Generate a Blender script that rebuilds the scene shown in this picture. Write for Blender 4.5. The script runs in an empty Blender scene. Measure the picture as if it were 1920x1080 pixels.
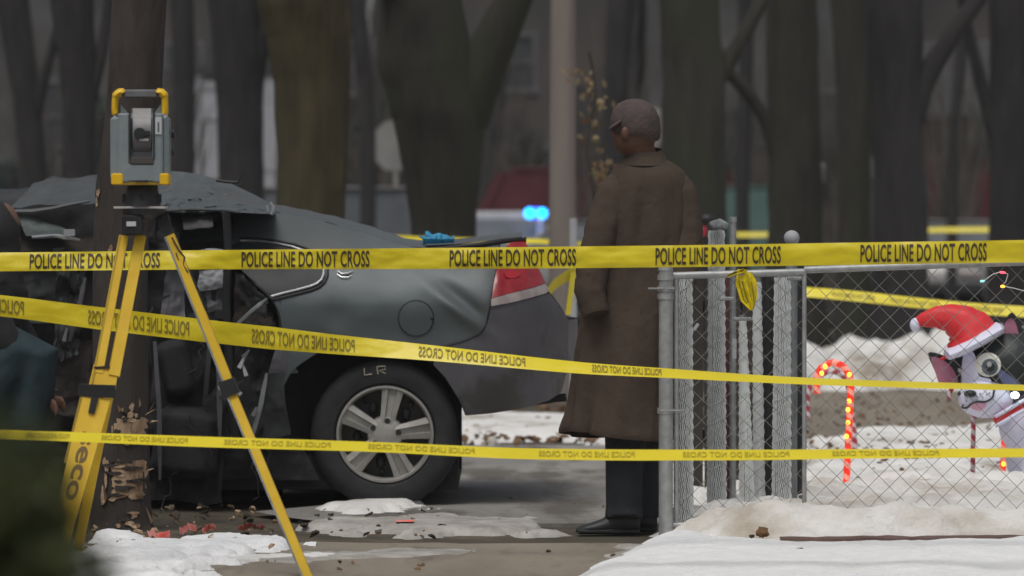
import bpy, bmesh, math, random
from mathutils import Vector, Matrix, noise, Euler
random.seed(7)
PI = math.pi
R = math.radians
scene = bpy.context.scene
C = scene.collection

# ------------------------------------------------------------------ camera
F = 8960.0                      # focal length in pixels of the 1920 px wide photograph
CAMZ = 1.36
PITCH = math.atan(145 / F)
cam_d = bpy.data.cameras.new('camera')
cam = bpy.data.objects.new('camera', cam_d); C.objects.link(cam)
cam.location = (0, 0, CAMZ)
cam.rotation_euler = (PI / 2 - PITCH, 0, 0)
cam_d.sensor_width = 36
cam_d.lens = 36 * F / 1920
cam_d.clip_start = 0.5
cam_d.clip_end = 1500
cam_d.dof.use_dof = True
cam_d.dof.focus_distance = 19.6
cam_d.dof.aperture_fstop = 3.6
scene.camera = cam

# ------------------------------------------------------------------ light
SUN_EL, SUN_AZ = 66, 200        # overcast, brightest part of the cloud behind the camera
w = bpy.data.worlds.new('World'); scene.world = w; w.use_nodes = True
nt = w.node_tree
bg = nt.nodes['Background']
sky = nt.nodes.new('ShaderNodeTexSky'); sky.sky_type = 'NISHITA'; sky.sun_disc = False
sky.sun_elevation = R(SUN_EL); sky.sun_rotation = R(SUN_AZ)
sky.air_density = 1.0; sky.dust_density = 4.0; sky.ozone_density = 0.6
hsv = nt.nodes.new('ShaderNodeHueSaturation'); hsv.inputs['Saturation'].default_value = 0.35
nt.links.new(sky.outputs[0], hsv.inputs['Color']); nt.links.new(hsv.outputs[0], bg.inputs[0])
bg.inputs[1].default_value = 0.09
sd = bpy.data.lights.new('sun', 'SUN'); sd.energy = 1.5; sd.angle = R(30); sd.color = (1.0, 0.97, 0.92)
sun = bpy.data.objects.new('sun', sd); C.objects.link(sun)
az = R(SUN_AZ)
sdir = Vector((math.sin(az) * math.cos(R(SUN_EL)), math.cos(az) * math.cos(R(SUN_EL)), math.sin(R(SUN_EL))))
sun.rotation_euler = sdir.to_track_quat('Z', 'Y').to_euler()
scene.view_settings.view_transform = 'Standard'
scene.view_settings.look = 'None'
scene.view_settings.gamma = 1
scene.view_settings.use_curve_mapping = False
scene.view_settings.exposure = -0.1

# ------------------------------------------------------------------ helpers
def at(px, py, Y):
    u = (px - 960) / F; v = -(py - 540) / F
    y = math.cos(PITCH) + math.sin(PITCH) * v
    z = -math.sin(PITCH) + math.cos(PITCH) * v
    t = Y / y
    return Vector((u * t, Y, CAMZ + z * t))

def gz(Y):
    if Y < 42: return 0.0
    t = min(1, (Y - 42) / 14)
    return -0.28 * (t * t * (3 - 2 * t))

def gp(px, py):                 # point of the flat near ground seen at a pixel
    Y = CAMZ * F / (py - 395)
    return Vector(((px - 960) * Y / F, Y, 0))

def fbm(x, y, z=0.0, o=4):
    return noise.fractal(Vector((x, y, z)), 1.0, 2.0, o)

def lerp(a, b, t): return a + (b - a) * t
def curve(pts, x):
    if x <= pts[0][0]: return pts[0][1]
    for (a, b), (c, d) in zip(pts, pts[1:]):
        if x <= c: return b + (d - b) * (x - a) / (c - a)
    return pts[-1][1]
def scurve(pts, x):             # smooth version (Catmull-Rom on y over x)
    n = len(pts)
    if x <= pts[0][0]: return pts[0][1]
    if x >= pts[-1][0]: return pts[-1][1]
    for i in range(n - 1):
        if x <= pts[i + 1][0]:
            x0, y0 = pts[i]; x1, y1 = pts[i + 1]
            m0 = (y1 - pts[i - 1][1]) / (x1 - pts[i - 1][0]) if i > 0 else (y1 - y0) / (x1 - x0)
            m1 = (pts[i + 2][1] - y0) / (pts[i + 2][0] - x0) if i < n - 2 else (y1 - y0) / (x1 - x0)
            h = x1 - x0; t = (x - x0) / h
            return ((2*t**3 - 3*t*t + 1) * y0 + (t**3 - 2*t*t + t) * h * m0 + (-2*t**3 + 3*t*t) * y1 + (t**3 - t*t) * h * m1)

class MB:
    def __init__(s): s.v = []; s.f = []; s.m = []
    def add(s, vs, fs, mi=0):
        o = len(s.v); s.v += [tuple(p) for p in vs]
        for f in fs: s.f.append([i + o for i in f]); s.m.append(mi)
    def box(s, c, d, rot=None, mi=0, taper=1.0):
        x, y, z = d[0] / 2, d[1] / 2, d[2] / 2
        vs = [Vector((a * x * (taper if e > 0 else 1), b * y * (taper if e > 0 else 1), e * z)) for e in (-1, 1) for a, b in ((-1, -1), (1, -1), (1, 1), (-1, 1))]
        if rot is not None: vs = [rot @ p for p in vs]
        c = Vector(c)
        s.add([p + c for p in vs], [(3, 2, 1, 0), (4, 5, 6, 7), (0, 1, 5, 4), (1, 2, 6, 5), (2, 3, 7, 6), (3, 0, 4, 7)], mi)
    def bbox(s, c, d, b=0.004, rot=None, mi=0):   # bevelled box
        x, y, z = [k / 2 for k in d]; vs = []; c = Vector(c)
        b = min(b, x * .9, y * .9, z * .9)
        rings = [(-z, x - b, y - b), (-z + b, x, y), (z - b, x, y), (z, x - b, y - b)]
        for (zz, xx, yy) in rings:
            for (px, py) in ((-xx + b, -yy), (xx - b, -yy), (xx, -yy + b), (xx, yy - b), (xx - b, yy), (-xx + b, yy), (-xx, yy - b), (-xx, -yy + b)):
                p = Vector((px, py, zz)); vs.append((rot @ p if rot is not None else p) + c)
        fs = [tuple(range(7, -1, -1)), tuple(range(24, 32))]
        for r in range(3):
            for k in range(8): fs.append((r*8 + k, r*8 + (k+1) % 8, r*8 + 8 + (k+1) % 8, r*8 + 8 + k))
        s.add(vs, fs, mi)
    def tube(s, pts, r, n=8, mi=0, cap=True, sq=1.0, fn=None, up=None):
        pts = [Vector(p) for p in pts]
        if not hasattr(r, '__len__'): r = [r] * len(pts)
        vs = []; prev = None
        for i, p in enumerate(pts):
            a = pts[max(0, i - 1)]; b = pts[min(len(pts) - 1, i + 1)]
            t = (b - a)
            if t.length < 1e-9: t = Vector((0, 0, 1))
            t.normalize()
            if prev is None:
                u0 = up if up is not None else (Vector((0, 1, 0)) if abs(t.y) < .9 else Vector((1, 0, 0)))
                u = (u0 - t * u0.dot(t)).normalized()
            else:
                u = prev - t * prev.dot(t)
                u = u.normalized() if u.length > 1e-6 else t.orthogonal().normalized()
            prev = u; wv = t.cross(u)
            for k in range(n):
                an = 2 * PI * k / n
                rr = r[i] * (fn(i, an) if fn else 1)
                vs.append(p + u * math.cos(an) * rr * sq + wv * math.sin(an) * rr)
        fs = []
        for i in range(len(pts) - 1):
            for k in range(n):
                fs.append((i*n + k, i*n + (k+1) % n, (i+1)*n + (k+1) % n, (i+1)*n + k))
        if cap: fs.append(tuple(range(n - 1, -1, -1))); fs.append(tuple(range((len(pts)-1)*n, len(pts)*n)))
        s.add(vs, fs, mi)
    def ell(s, c, r, nu=16, nv=10, rot=None, mi=0, fn=None):
        c = Vector(c); vs = []
        for j in range(nv + 1):
            th = PI * j / nv
            for i in range(nu):
                ph = 2 * PI * i / nu
                d = Vector((math.sin(th) * math.cos(ph), math.sin(th) * math.sin(ph), math.cos(th)))
                k = fn(d) if fn else 1
                p = Vector((d.x * r[0], d.y * r[1], d.z * r[2])) * k
                vs.append((rot @ p if rot is not None else p) + c)
        fs = []
        for j in range(nv):
            for i in range(nu):
                fs.append((j*nu + i, (j+1)*nu + i, (j+1)*nu + (i+1) % nu, j*nu + (i+1) % nu))
        s.add(vs, fs, mi)
    def grid(s, f, nu, nv, mi=0):
        vs = [f(i / nu, j / nv) for j in range(nv + 1) for i in range(nu + 1)]
        fs = [(j*(nu+1) + i, j*(nu+1) + i + 1, (j+1)*(nu+1) + i + 1, (j+1)*(nu+1) + i) for j in range(nv) for i in range(nu)]
        s.add(vs, fs, mi)
    def disc(s, c, r, n=24, mi=0, nrm='y', th=0.004):
        c = Vector(c); a = []; b = []
        for k in range(n):
            an = 2 * PI * k / n
            o = Vector((math.cos(an) * r, 0, math.sin(an) * r)) if nrm == 'y' else Vector((math.cos(an) * r, math.sin(an) * r, 0))
            dd = Vector((0, th, 0)) if nrm == 'y' else Vector((0, 0, th))
            a.append(c + o); b.append(c + o + dd)
        s.add(a + b, [tuple(range(n - 1, -1, -1)), tuple(range(n, 2*n))] + [(k, (k+1) % n, n + (k+1) % n, n + k) for k in range(n)], mi)

def mesh(name, mb, mats, smooth=True, clean=True):
    me = bpy.data.meshes.new(name)
    me.from_pydata([tuple(p) for p in mb.v], [], mb.f)
    if not isinstance(mats, (list, tuple)): mats = [mats]
    for m in mats: me.materials.append(m)
    if len(mats) > 1: me.polygons.foreach_set('material_index', mb.m)
    if clean:
        bm = bmesh.new(); bm.from_mesh(me)
        bmesh.ops.recalc_face_normals(bm, faces=bm.faces)
        bm.to_mesh(me); bm.free()
    me.update()
    if smooth:
        me.shade_smooth()
        try: me.set_sharp_from_angle(angle=R(40))
        except Exception: pass
    return me

def obj(name, mb, mats, parent=None, smooth=True, kind=None, label=None, clean=True):
    """link a mesh built in WORLD coordinates; a child keeps its place under its thing"""
    o = bpy.data.objects.new(name, mesh(name, mb, mats, smooth, clean) if isinstance(mb, MB) else mb)
    C.objects.link(o)
    if parent is not None:
        o.parent = parent
        o.matrix_parent_inverse = chain(parent).inverted()
    if kind: o['kind'] = kind
    if label: o['label'] = label
    return o
def chain(o):
    m = Matrix.LocRotScale(o.location, o.rotation_euler, o.scale)
    if o.parent is not None: m = chain(o.parent) @ o.matrix_parent_inverse @ m
    return m
def thing(name, label, cat, loc=(0, 0, 0), group=None):
    o = bpy.data.objects.new(name, None); C.objects.link(o); o.location = loc
    o['label'] = label; o['category'] = cat
    if group: o['group'] = group
    o.empty_display_size = .1
    return o
def tag(o, label, cat, group=None):
    o['label'] = label; o['category'] = cat
    if group: o['group'] = group
    return o
def struct(name, mb, mats, smooth=True, clean=True): return obj(name, mb, mats, kind='structure', smooth=smooth, clean=clean)

# ------------------------------------------------------------------ materials
def mat(name, col, rough=0.7, col2=None, scale=8.0, metal=0.0, bump=0.0, bscale=None, detail=6, spec=0.5,
        stretch=(1, 1, 1), lo=0.35, hi=0.65, emit=None, estr=0, coat=0, alpha=None, trans=0, col3=None, scale3=1.5, lo3=.5, hi3=.6, dist=0.0):
    m = bpy.data.materials.new(name); m.use_nodes = True
    t = m.node_tree; n = t.nodes; b = n['Principled BSDF']
    b.inputs['Roughness'].default_value = rough; b.inputs['Metallic'].default_value = metal
    b.inputs['Specular IOR Level'].default_value = spec
    if coat: b.inputs['Coat Weight'].default_value = coat; b.inputs['Coat Roughness'].default_value = 0.12
    if trans: b.inputs['Transmission Weight'].default_value = trans
    b.inputs['Base Color'].default_value = (*col, 1)
    if emit: b.inputs['Emission Color'].default_value = (*emit, 1); b.inputs['Emission Strength'].default_value = estr
    tc = n.new('ShaderNodeTexCoord'); mp = n.new('ShaderNodeMapping'); mp.inputs['Scale'].default_value = stretch
    t.links.new(tc.outputs['Object'], mp.inputs['Vector'])
    def nz(sc, det=detail):
        q = n.new('ShaderNodeTexNoise'); q.inputs['Scale'].default_value = sc; q.inputs['Detail'].default_value = det
        q.inputs['Roughness'].default_value = .6; q.inputs['Distortion'].default_value = dist
        t.links.new(mp.outputs[0], q.inputs['Vector']); return q
    if col2:
        q = nz(scale); r = n.new('ShaderNodeValToRGB')
        r.color_ramp.elements[0].position = lo; r.color_ramp.elements[1].position = hi
        r.color_ramp.elements[0].color = (*col, 1); r.color_ramp.elements[1].color = (*col2, 1)
        t.links.new(q.outputs[0], r.inputs[0]); out = r.outputs[0]
        if col3:
            q3 = nz(scale3); r3 = n.new('ShaderNodeValToRGB'); r3.color_ramp.elements[0].position = lo3; r3.color_ramp.elements[1].position = hi3
            mx = n.new('ShaderNodeMix'); mx.data_type = 'RGBA'
            t.links.new(q3.outputs[0], r3.inputs[0]); t.links.new(r3.outputs[0], mx.inputs[0])
            t.links.new(out, mx.inputs[6]); mx.inputs[7].default_value = (*col3, 1); out = mx.outputs[2]
        t.links.new(out, b.inputs['Base Color'])
    if bump:
        q = nz(bscale or scale * 2, 8); bp = n.new('ShaderNodeBump'); bp.inputs['Strength'].default_value = min(1, bump); bp.inputs['Distance'].default_value = 0.02 * max(1, bump)
        t.links.new(q.outputs[0], bp.inputs['Height']); t.links.new(bp.outputs[0], b.inputs['Normal'])
    return m

M = {}
M['ground'] = mat('dead_grass_mud', (.045, .036, .026), .95, (.11, .09, .06), 3.5, bump=.8, bscale=14, col3=(.06, .055, .035), scale3=.7)
M['walk'] = mat('wet_concrete', (.20, .17, .13), .75, (.29, .25, .195), 1.1, bump=.3, bscale=22, stretch=(1.6, .45, 1), col3=(.12, .095, .075), scale3=2.2, lo3=.52, hi3=.7)
M['drive'] = mat('driveway_concrete', (0.184, 0.178, 0.167), .7, (0.310, 0.293, 0.265), 1.4, bump=.3, bscale=18, stretch=(1.5, .4, 1), col3=(0.115, 0.103, 0.086), scale3=1.6, lo3=.5, hi3=.62)
M['road'] = mat('asphalt', (.05, .05, .05), .85, (.075, .073, .07), 2, bump=.3, bscale=30)
M['slush'] = mat('grey_slush', (.30, .28, .25), .6, (.48, .46, .43), 7, bump=.7, bscale=25)
M['snow'] = mat('snow', (.82, .83, .84), .6, (.90, .90, .91), 9, bump=.8, bscale=30)
M['snow2'] = mat('old_snow', (.68, .67, .64), .75, (.82, .81, .79), 4, bump=.6, bscale=22, col3=(.30, .25, .19), scale3=1.8, lo3=.52, hi3=.68)
M['snow3'] = mat('dirty_snow', (.66, .635, .59), .85, (.80, .79, .77), 4, bump=.9, bscale=24, col3=(.34, .27, .19), scale3=1.7, lo3=.47, hi3=.72)
M['tape'] = mat('yellow_tape_plastic', (.68, .55, .012), .38, (.76, .62, .02), 3, bump=.25, bscale=9, spec=.5)
M['tape2'] = mat('yellow_tape_back', (.80, .66, .03), .45, (.88, .74, .06), 3, bump=.25, bscale=9)
M['ink'] = mat('black_print', (.045, .03, .01), .6)
M['ink3'] = mat('faint_print', (.42, .34, .012), .6)
M['ink2'] = mat('show_through_print', (.22, .17, .012), .6)
M['paint'] = mat('grey_car_paint', (.086, .104, .110), .45, (.106, .124, .130), 5, metal=.15, bump=.02, bscale=40, spec=.4, col3=(.092, .092, .090), scale3=2, lo3=.45, hi3=.75)
M['paintr'] = mat('light_darkened_roof_paint', (.050, .056, .058), .5, (.075, .081, .083), 6, bump=.15, bscale=30, spec=.4, col3=(.04, .04, .038), scale3=3)  # car paint darkened in colour to offset pale top light on the crumpled roof
M['paintd'] = mat('bumper_grey_plastic', (0.088, 0.085, 0.095), .5, (0.115, 0.112, 0.125), 4, metal=.1, bump=.08, bscale=30, col3=(0.062, 0.060, 0.056), scale3=3)
M['black'] = mat('black_plastic', (.012, .012, .014), .6, (.022, .022, .024), 6, bump=.1)
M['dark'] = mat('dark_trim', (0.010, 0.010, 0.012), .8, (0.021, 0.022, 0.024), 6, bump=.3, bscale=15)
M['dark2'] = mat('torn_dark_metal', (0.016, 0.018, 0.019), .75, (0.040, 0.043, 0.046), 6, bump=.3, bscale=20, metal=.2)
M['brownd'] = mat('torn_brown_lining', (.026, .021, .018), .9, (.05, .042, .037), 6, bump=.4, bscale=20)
M['white_cl'] = mat('grey_white_cloth', (.28, .29, .31), .9, (.42, .43, .45), 8, bump=.4)
M['glassd'] = mat('dark_glass', (.022, .024, .027), .45, (.035, .04, .04), 3, spec=.25)
M['glassg'] = mat('shattered_glass', (.10, .125, .12), .35, (.16, .19, .18), 12, bump=.8, bscale=60)
M['chrome'] = mat('chrome', (.62, .62, .64), .22, metal=.9)
M['tyre'] = mat('rubber', (.018, .018, .02), .85, (.032, .032, .034), 12, bump=.2)
M['rim'] = mat('silver_wheel', (.30, .29, .27), .5, (.42, .41, .38), 10, metal=.35, bump=.05)
M['rimd'] = mat('wheel_back', (.03, .03, .03), .7, (.06, .055, .05), 10)
M['chalk'] = mat('chalk', (.5, .46, .36), .9)
M['red'] = mat('red_lens', (.26, .008, .014), .3, (.38, .02, .03), 10, coat=.3)
M['lens'] = mat('clear_lens', (.30, .25, .24), .3, (.46, .42, .40), 12)
M['blue'] = mat('blue_nitrile', (.02, .23, .45), .5, (.05, .36, .6), 30, bump=.5, bscale=60)
M['coat'] = mat('brown_coat_cloth', (.060, .043, .033), .95, (.082, .061, .047), 4, bump=.5, bscale=14, spec=.2)
M['cap'] = mat('brown_wool_cap', (0.077, 0.059, 0.059), .95, (0.106, 0.081, 0.077), 18, bump=.4, bscale=60, spec=.2)
M['skin'] = mat('dark_skin', (.10, .045, .025), .6, (.13, .06, .035), 8)
M['trouser'] = mat('black_trousers', (0.014, 0.017, 0.022), .9, (0.024, 0.026, 0.031), 8, bump=.3)
M['shoe'] = mat('black_shoe', (.014, .018, .018), .5, (.03, .034, .034), 8)
M['navy'] = mat('dark_teal_jacket', (0.014, 0.030, 0.037), .85, (0.025, 0.052, 0.061), 5, bump=.4, bscale=10)
M['galv'] = mat('galvanised_steel', (.30, .31, .31), .5, (.42, .43, .43), 20, metal=.45, bump=.1)
M['wirem'] = mat('fence_wire', (.20, .20, .185), .6, (.27, .27, .25), 20, metal=.2)
M['galv2'] = mat('galvanised_wire', (.66, .69, .69), .5, (.78, .80, .80), 20, metal=.1)
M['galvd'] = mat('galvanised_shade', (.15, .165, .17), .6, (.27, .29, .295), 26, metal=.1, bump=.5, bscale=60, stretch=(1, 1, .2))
M['maroon'] = mat('maroon_post_paint', (.11, .035, .04), .7, (.15, .06, .06), 9)
M['yel'] = mat('yellow_paint', (.68, .42, .012), .5, (.76, .50, .02), 7, bump=.15)
M['yel2'] = mat('instrument_yellow', (.82, .50, .01), .4)
M['igrey'] = mat('instrument_grey', (.20, .235, .25), .45, (.235, .27, .285), 14)
M['igrey2'] = mat('instrument_dark_grey', (.12, .12, .13), .4, (.16, .16, .17), 14)
M['iwhite'] = mat('pale_label', (.55, .56, .57), .5)
M['strip'] = mat('pale_plate', (.62, .58, .56), .5)
M['bark'] = mat('grey_bark', (0.024, 0.022, 0.018), .95, (0.044, 0.041, 0.031), 9, bump=1, bscale=14, stretch=(1, 1, .22), col3=(0.034, 0.036, 0.022), scale3=1.6)
M['bark_o'] = mat('olive_bark', (0.039, 0.032, 0.014), .95, (0.076, 0.061, 0.027), 8, bump=1, bscale=12, stretch=(1, 1, .2), col3=(0.049, 0.049, 0.019), scale3=1.8)
M['bark_d'] = mat('dark_bark', (0.020, 0.018, 0.018), .95, (0.036, 0.034, 0.033), 9, bump=1, bscale=14, stretch=(1, 1, .22))
M['bark_r'] = mat('brown_grey_bark', (.034, .027, .023), .95, (.06, .049, .042), 14, bump=1, bscale=18, stretch=(1, 1, .25), col3=(.045, .038, .034), scale3=2)
M['wood'] = mat('raw_split_wood', (.34, .22, .13), .9, (.52, .38, .25), 18, bump=.8, bscale=26, stretch=(1, 1, .4), col3=(.18, .11, .065), scale3=7)
M['pole'] = mat('weathered_pole', (0.200, 0.169, 0.150), .9, (0.275, 0.237, 0.213), 3, bump=.4, bscale=12, stretch=(1, 1, .12), col3=(0.237, 0.188, 0.156), scale3=1.2)
M['leafd'] = mat('dried_leaf', (.16, .11, .055), .8, (.30, .24, .13), 9)
M['leafb'] = mat('brown_leaf', (.12, .06, .025), .85, (.2, .11, .05), 9)
M['twig'] = mat('grey_twigs', (.07, .062, .052), .95, (.12, .105, .09), 2)
M['boardm'] = mat('dark_stained_board', (.030, .025, .022), .9, (.048, .041, .037), 5, stretch=(1, 1, .2))
M['green'] = mat('evergreen_foliage', (.012, .028, .014), .8, (.03, .055, .025), 5)
M['green2'] = mat('dark_evergreen', (.014, .034, .026), .9, (.026, .05, .038), 3)
M['cwhite'] = mat('white_car_paint', (.55, .56, .58), .35, (.62, .63, .65), 3, coat=.4)
M['csilver'] = mat('silver_car_paint', (.17, .165, .16), .4, (.2, .195, .19), 3, metal=.3, coat=.4)
M['cteal'] = mat('teal_car_paint', (.055, .095, .088), .9, (.065, .11, .10), 3, spec=.1)
M['cred'] = mat('maroon_car_paint', (0.078, 0.018, 0.022), .9, (0.096, 0.027, 0.030), 3, spec=.1)
M['cglass'] = mat('far_car_glass', (.09, .10, .115), .3, (.13, .14, .15), 3)
M['signback'] = mat('bare_aluminium_sign', (.30, .29, .28), .6, (.36, .35, .335), 5, metal=.2)
M['brick'] = mat('brown_brick', (0.078, 0.062, 0.057), .95, (0.117, 0.099, 0.090), 1.0, bump=.3, col3=(0.058, 0.057, 0.055), scale3=.5, lo3=.4, hi3=.6)
M['sidg'] = mat('grey_siding', (0.092, 0.092, 0.092), .9, (0.129, 0.124, 0.124), .7, col3=(0.055, 0.055, 0.051), scale3=.4, lo3=.4, hi3=.6)
M['sidt'] = mat('tan_siding', (0.156, 0.117, 0.083), .9, (0.205, 0.161, 0.117), .8)
M['trimd'] = mat('dull_window_trim', (.10, .10, .105), .8, (.13, .13, .135), 3)
M['trimw'] = mat('white_trim', (.34, .34, .36), .7, (.42, .42, .44), 3)
M['roofm'] = mat('dark_shingle', (0.027, 0.027, 0.029), .95, (0.049, 0.047, 0.046), 5)
M['pane'] = mat('far_window_glass', (.03, .034, .04), .2, (.06, .065, .07), 2)
M['dblack'] = mat('inflatable_black', (.012, .018, .017), .45, (.02, .027, .025), 5, bump=.35, bscale=14)
M['dwhite'] = mat('inflatable_white', (0.694, 0.706, 0.874), .55, (0.784, 0.795, 0.941), 4, bump=.25, bscale=9)
M['dpink'] = mat('inflatable_pink', (.36, .12, .19), .6, (.44, .16, .24), 5, bump=.2)
M['dred'] = mat('inflatable_red', (.66, .022, .03), .55, (.78, .04, .045), 5, bump=.25, bscale=10)
M['dgrey'] = mat('eye_grey', (.09, .12, .14), .5)
M['dgw'] = mat('eye_white', (.78, .78, .70), .5)
M['dblue'] = mat('inflatable_blue_grey', (.09, .11, .22), .6, (.15, .17, .30), 9)
M['mouth'] = mat('mouth_pink', (.72, .36, .50), .6)
M['candyr'] = mat('candy_red_unlit', (.42, .02, .05), .4, (.52, .05, .08), 9)
M['candyw'] = mat('candy_white_unlit', (.62, .55, .56), .5, (.72, .66, .66), 9)
M['candyrl'] = mat('candy_red_lit', (.6, .02, .01), .4, emit=(1, .035, .012), estr=.75)
M['candywl'] = mat('candy_white_lit', (.75, .4, .35), .5, emit=(1, .22, .12), estr=.5)
M['bulbo'] = mat('lit_bulb_orange', (1, .5, .1), .4, emit=(1, .33, .03), estr=3.5)
M['bulbr'] = mat('lit_bulb_red', (1, .1, .1), .4, emit=(1, .05, .08), estr=3)
M['bulbt'] = mat('lit_bulb_teal', (.3, .8, .8), .4, emit=(.3, .9, .85), estr=.9)
M['led'] = mat('white_led', (1, 1, 1), .4, emit=(.75, .93, 1), estr=5)
M['bluelamp'] = mat('blue_beacon', (.05, .4, 1), .3, emit=(.0, .30, 1.0), estr=9)
M['bluelamp2'] = mat('blue_beacon_rim', (.05, .1, .8), .3, emit=(.05, .08, 1.0), estr=3)
M['spray'] = mat('orange_red_marking_paint', (.88, .10, .07), .8, (.86, .45, .40), 14)
M['edging'] = mat('red_brown_edging', (.11, .06, .05), .9, (.16, .1, .085), 6)

# ------------------------------------------------------------------ ground
def ground_sheet():
    mb = MB()
    ys = [-20, 0, 6, 10] + [12 + i * .5 for i in range(60)] + [44 + i * 2 for i in range(10)] + [70, 90, 120, 200, 400]
    xs = [-240, -160, -80, -40, -20, -10] + [-6 + i * .5 for i in range(25)] + [10, 20, 40, 80, 160, 240]
    vs = [(x, y, gz(y) + (0.012 * fbm(x * 1.2, y * 1.2) - .012 if 12 < y < 42 else (-.012 if y <= 12 else 0))) for y in ys for x in xs]
    n = len(xs)
    mb.add(vs, [(j*n + i, j*n + i + 1, (j+1)*n + i + 1, (j+1)*n + i) for j in range(len(ys) - 1) for i in range(n - 1)])
    return struct('ground', mb, M['ground'])
ground_sheet()

def slab(name, x0, x1, y0, y1, top, m, wav=0.0):
    """thin paving sheet that follows the terrain"""
    mb = MB(); nx = max(24, min(400, int((x1 - x0) / .1))); ny = max(2, min(40, int((y1 - y0) / .4)))
    mb.grid(lambda u, v: (lerp(x0 + .5 * fbm(lerp(y0, y1, v) * 1.1, 7, 0, 3), x1, u), lerp(y0, y1 + .16 * fbm(lerp(x0, x1, u) * 2.2, 3, 0, 4), v), top + gz(lerp(y0, y1, v)) + wav * fbm(lerp(x0, x1, u) * 2, lerp(y0, y1, v) * 2)), nx, ny)
    # skirt
    mb.add([(x0, y0, top), (x1, y0, top), (x1, y0, top - .12), (x0, y0, top - .12)], [(0, 1, 2, 3)])
    return struct(name, mb, m)
slab('sidewalk', -20, 20, 15.6, 19.35, .012, M['walk'], .003)
slab('driveway', -.9, 1.05, 20.6, 27.5, .011, M['drive'], .003)
slab('path', 1.3, 14, 28.4, 35.6, .014, M['walk'], .006)
slab('road', -160, 160, 66, 92, .0, M['road'])

def inside(poly, x, y):
    c = False; j = len(poly) - 1
    for i in range(len(poly)):
        xi, yi = poly[i]; xj, yj = poly[j]
        if (yi > y) != (yj > y) and x < (xj - xi) * (y - yi) / (yj - yi) + xi: c = not c
        j = i
    return c
def edge_dist(poly, x, y):
    d = 1e9
    for i in range(len(poly)):
        ax, ay = poly[i - 1]; bx, by = poly[i]
        dx, dy = bx - ax, by - ay
        t = max(0, min(1, ((x - ax) * dx + (y - ay) * dy) / (dx * dx + dy * dy + 1e-12)))
        d = min(d, math.hypot(x - ax - t * dx, y - ay - t * dy))
    return d if inside(poly, x, y) else -d
def snow_field(poly, h, res, m, ragged=.12, fs=2.5, soft=.25, bias=0.0, lump=.4, seed=0, hf=None):
    xs = [p[0] for p in poly]; ys = [p[1] for p in poly]
    x0, x1, y0, y1 = min(xs) - .1, max(xs) + .1, min(ys) - .1, max(ys) + .1
    nx = int((x1 - x0) / res); ny = int((y1 - y0) / res)
    H = {}
    for j in range(ny + 1):
        for i in range(nx + 1):
            x = x0 + i * res; y = y0 + j * res
            d = edge_dist(poly, x, y) + ragged * fbm(x * fs, y * fs, seed, 5) + bias
            t = max(-1, min(1, d / soft))
            if t <= -.999: H[i, j] = -1; continue
            s = t * (2 - t) if t > 0 else t * max(1, .08 / h)
            hh = h * (hf(x, y) if hf else 1)
            H[i, j] = hh * s * (1 + lump * fbm(x * 3, y * 3, seed + 5, 4)) + .004 * fbm(x * 25, y * 25, seed, 2)
    mb = MB(); idx = {}
    vs = []
    def vi(i, j):
        if (i, j) not in idx:
            idx[i, j] = len(vs)
            x = x0 + i * res; y = y0 + j * res
            vs.append((x, y, gz(y) + .016 + H[i, j]))
        return idx[i, j]
    fs_ = []
    for j in range(ny):
        for i in range(nx):
            k = [H[i, j], H[i+1, j], H[i+1, j+1], H[i, j+1]]
            if min(k) > -.9 and max(k) > -.03:
                fs_.append((vi(i, j), vi(i+1, j), vi(i+1, j+1), vi(i, j+1)))
    mb.add(vs, fs_)
    return struct('snow', mb, m, clean=False)
def GP(*pts): return [tuple(gp(*p)[:2]) for p in pts]

# foreground left patch, clean foreground right, dirty mound, yard, bank, small patches
snow_field(GP((120, 1180), (150, 1060), (205, 1022), (300, 1026), (480, 1020), (545, 1032), (430, 1052), (350, 1078), (250, 1180)), .035, .022, M['snow'], ragged=.26, fs=6, soft=.16, seed=3, lump=.7)
snow_field(GP((1080, 1200), (1095, 1078), (1160, 1058), (1220, 1022), (1262, 1012), (1420, 1034), (1620, 1040), (2100, 1026), (2100, 1200)), .05, .03, M['snow'], ragged=.05, fs=3, soft=.18, seed=8, lump=.25)
snow_field(GP((1235, 1016), (1300, 985), (1330, 962), (2100, 950), (2100, 1018), (1500, 1030), (1380, 1024)), .12, .025, M['snow3'], ragged=.06, fs=4, soft=.3, seed=4, lump=.55)
snow_field(GP((1330, 972), (1420, 958), (1700, 966), (2100, 975), (2100, 955), (1700, 948), (1400, 950)), .145, .025, M['snow2'], ragged=.08, fs=4, soft=.25, seed=14, lump=.4)
snow_field(GP((1300, 965), (1240, 900), (1480, 880), (1500, 845), (1700, 826), (2150, 822), (2150, 965)), .07, .045, M['snow2'], ragged=1.0, fs=1.5, soft=.3, bias=.12, seed=21, lump=.6)
snow_field([(2.0, 36.3), (2.6, 36.0), (6.5, 36.6), (8.5, 39), (7.5, 46), (4.2, 46.5), (3.1, 42), (2.1, 38.5)], .20, .07, M['snow2'], ragged=1.6, fs=.8, soft=.9, bias=-.1, seed=31, lump=.9)
snow_field([(-1.2, 28.2), (.9, 27.6), (1.1, 31), (-.9, 32.5)], .035, .04, M['snow2'], ragged=.9, fs=2.4, soft=.2, bias=-.32, seed=41)
snow_field(GP((600, 975), (640, 952), (760, 948), (800, 962), (690, 972)), .03, .022, M['snow2'], ragged=.22, fs=3.5, soft=.15, bias=-.03, seed=51)
snow_field(GP((380, 1056), (640, 1044), (660, 1050), (420, 1064)), .012, .018, M['snow2'], ragged=.12, fs=5, soft=.1, bias=-.02, seed=61)
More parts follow.
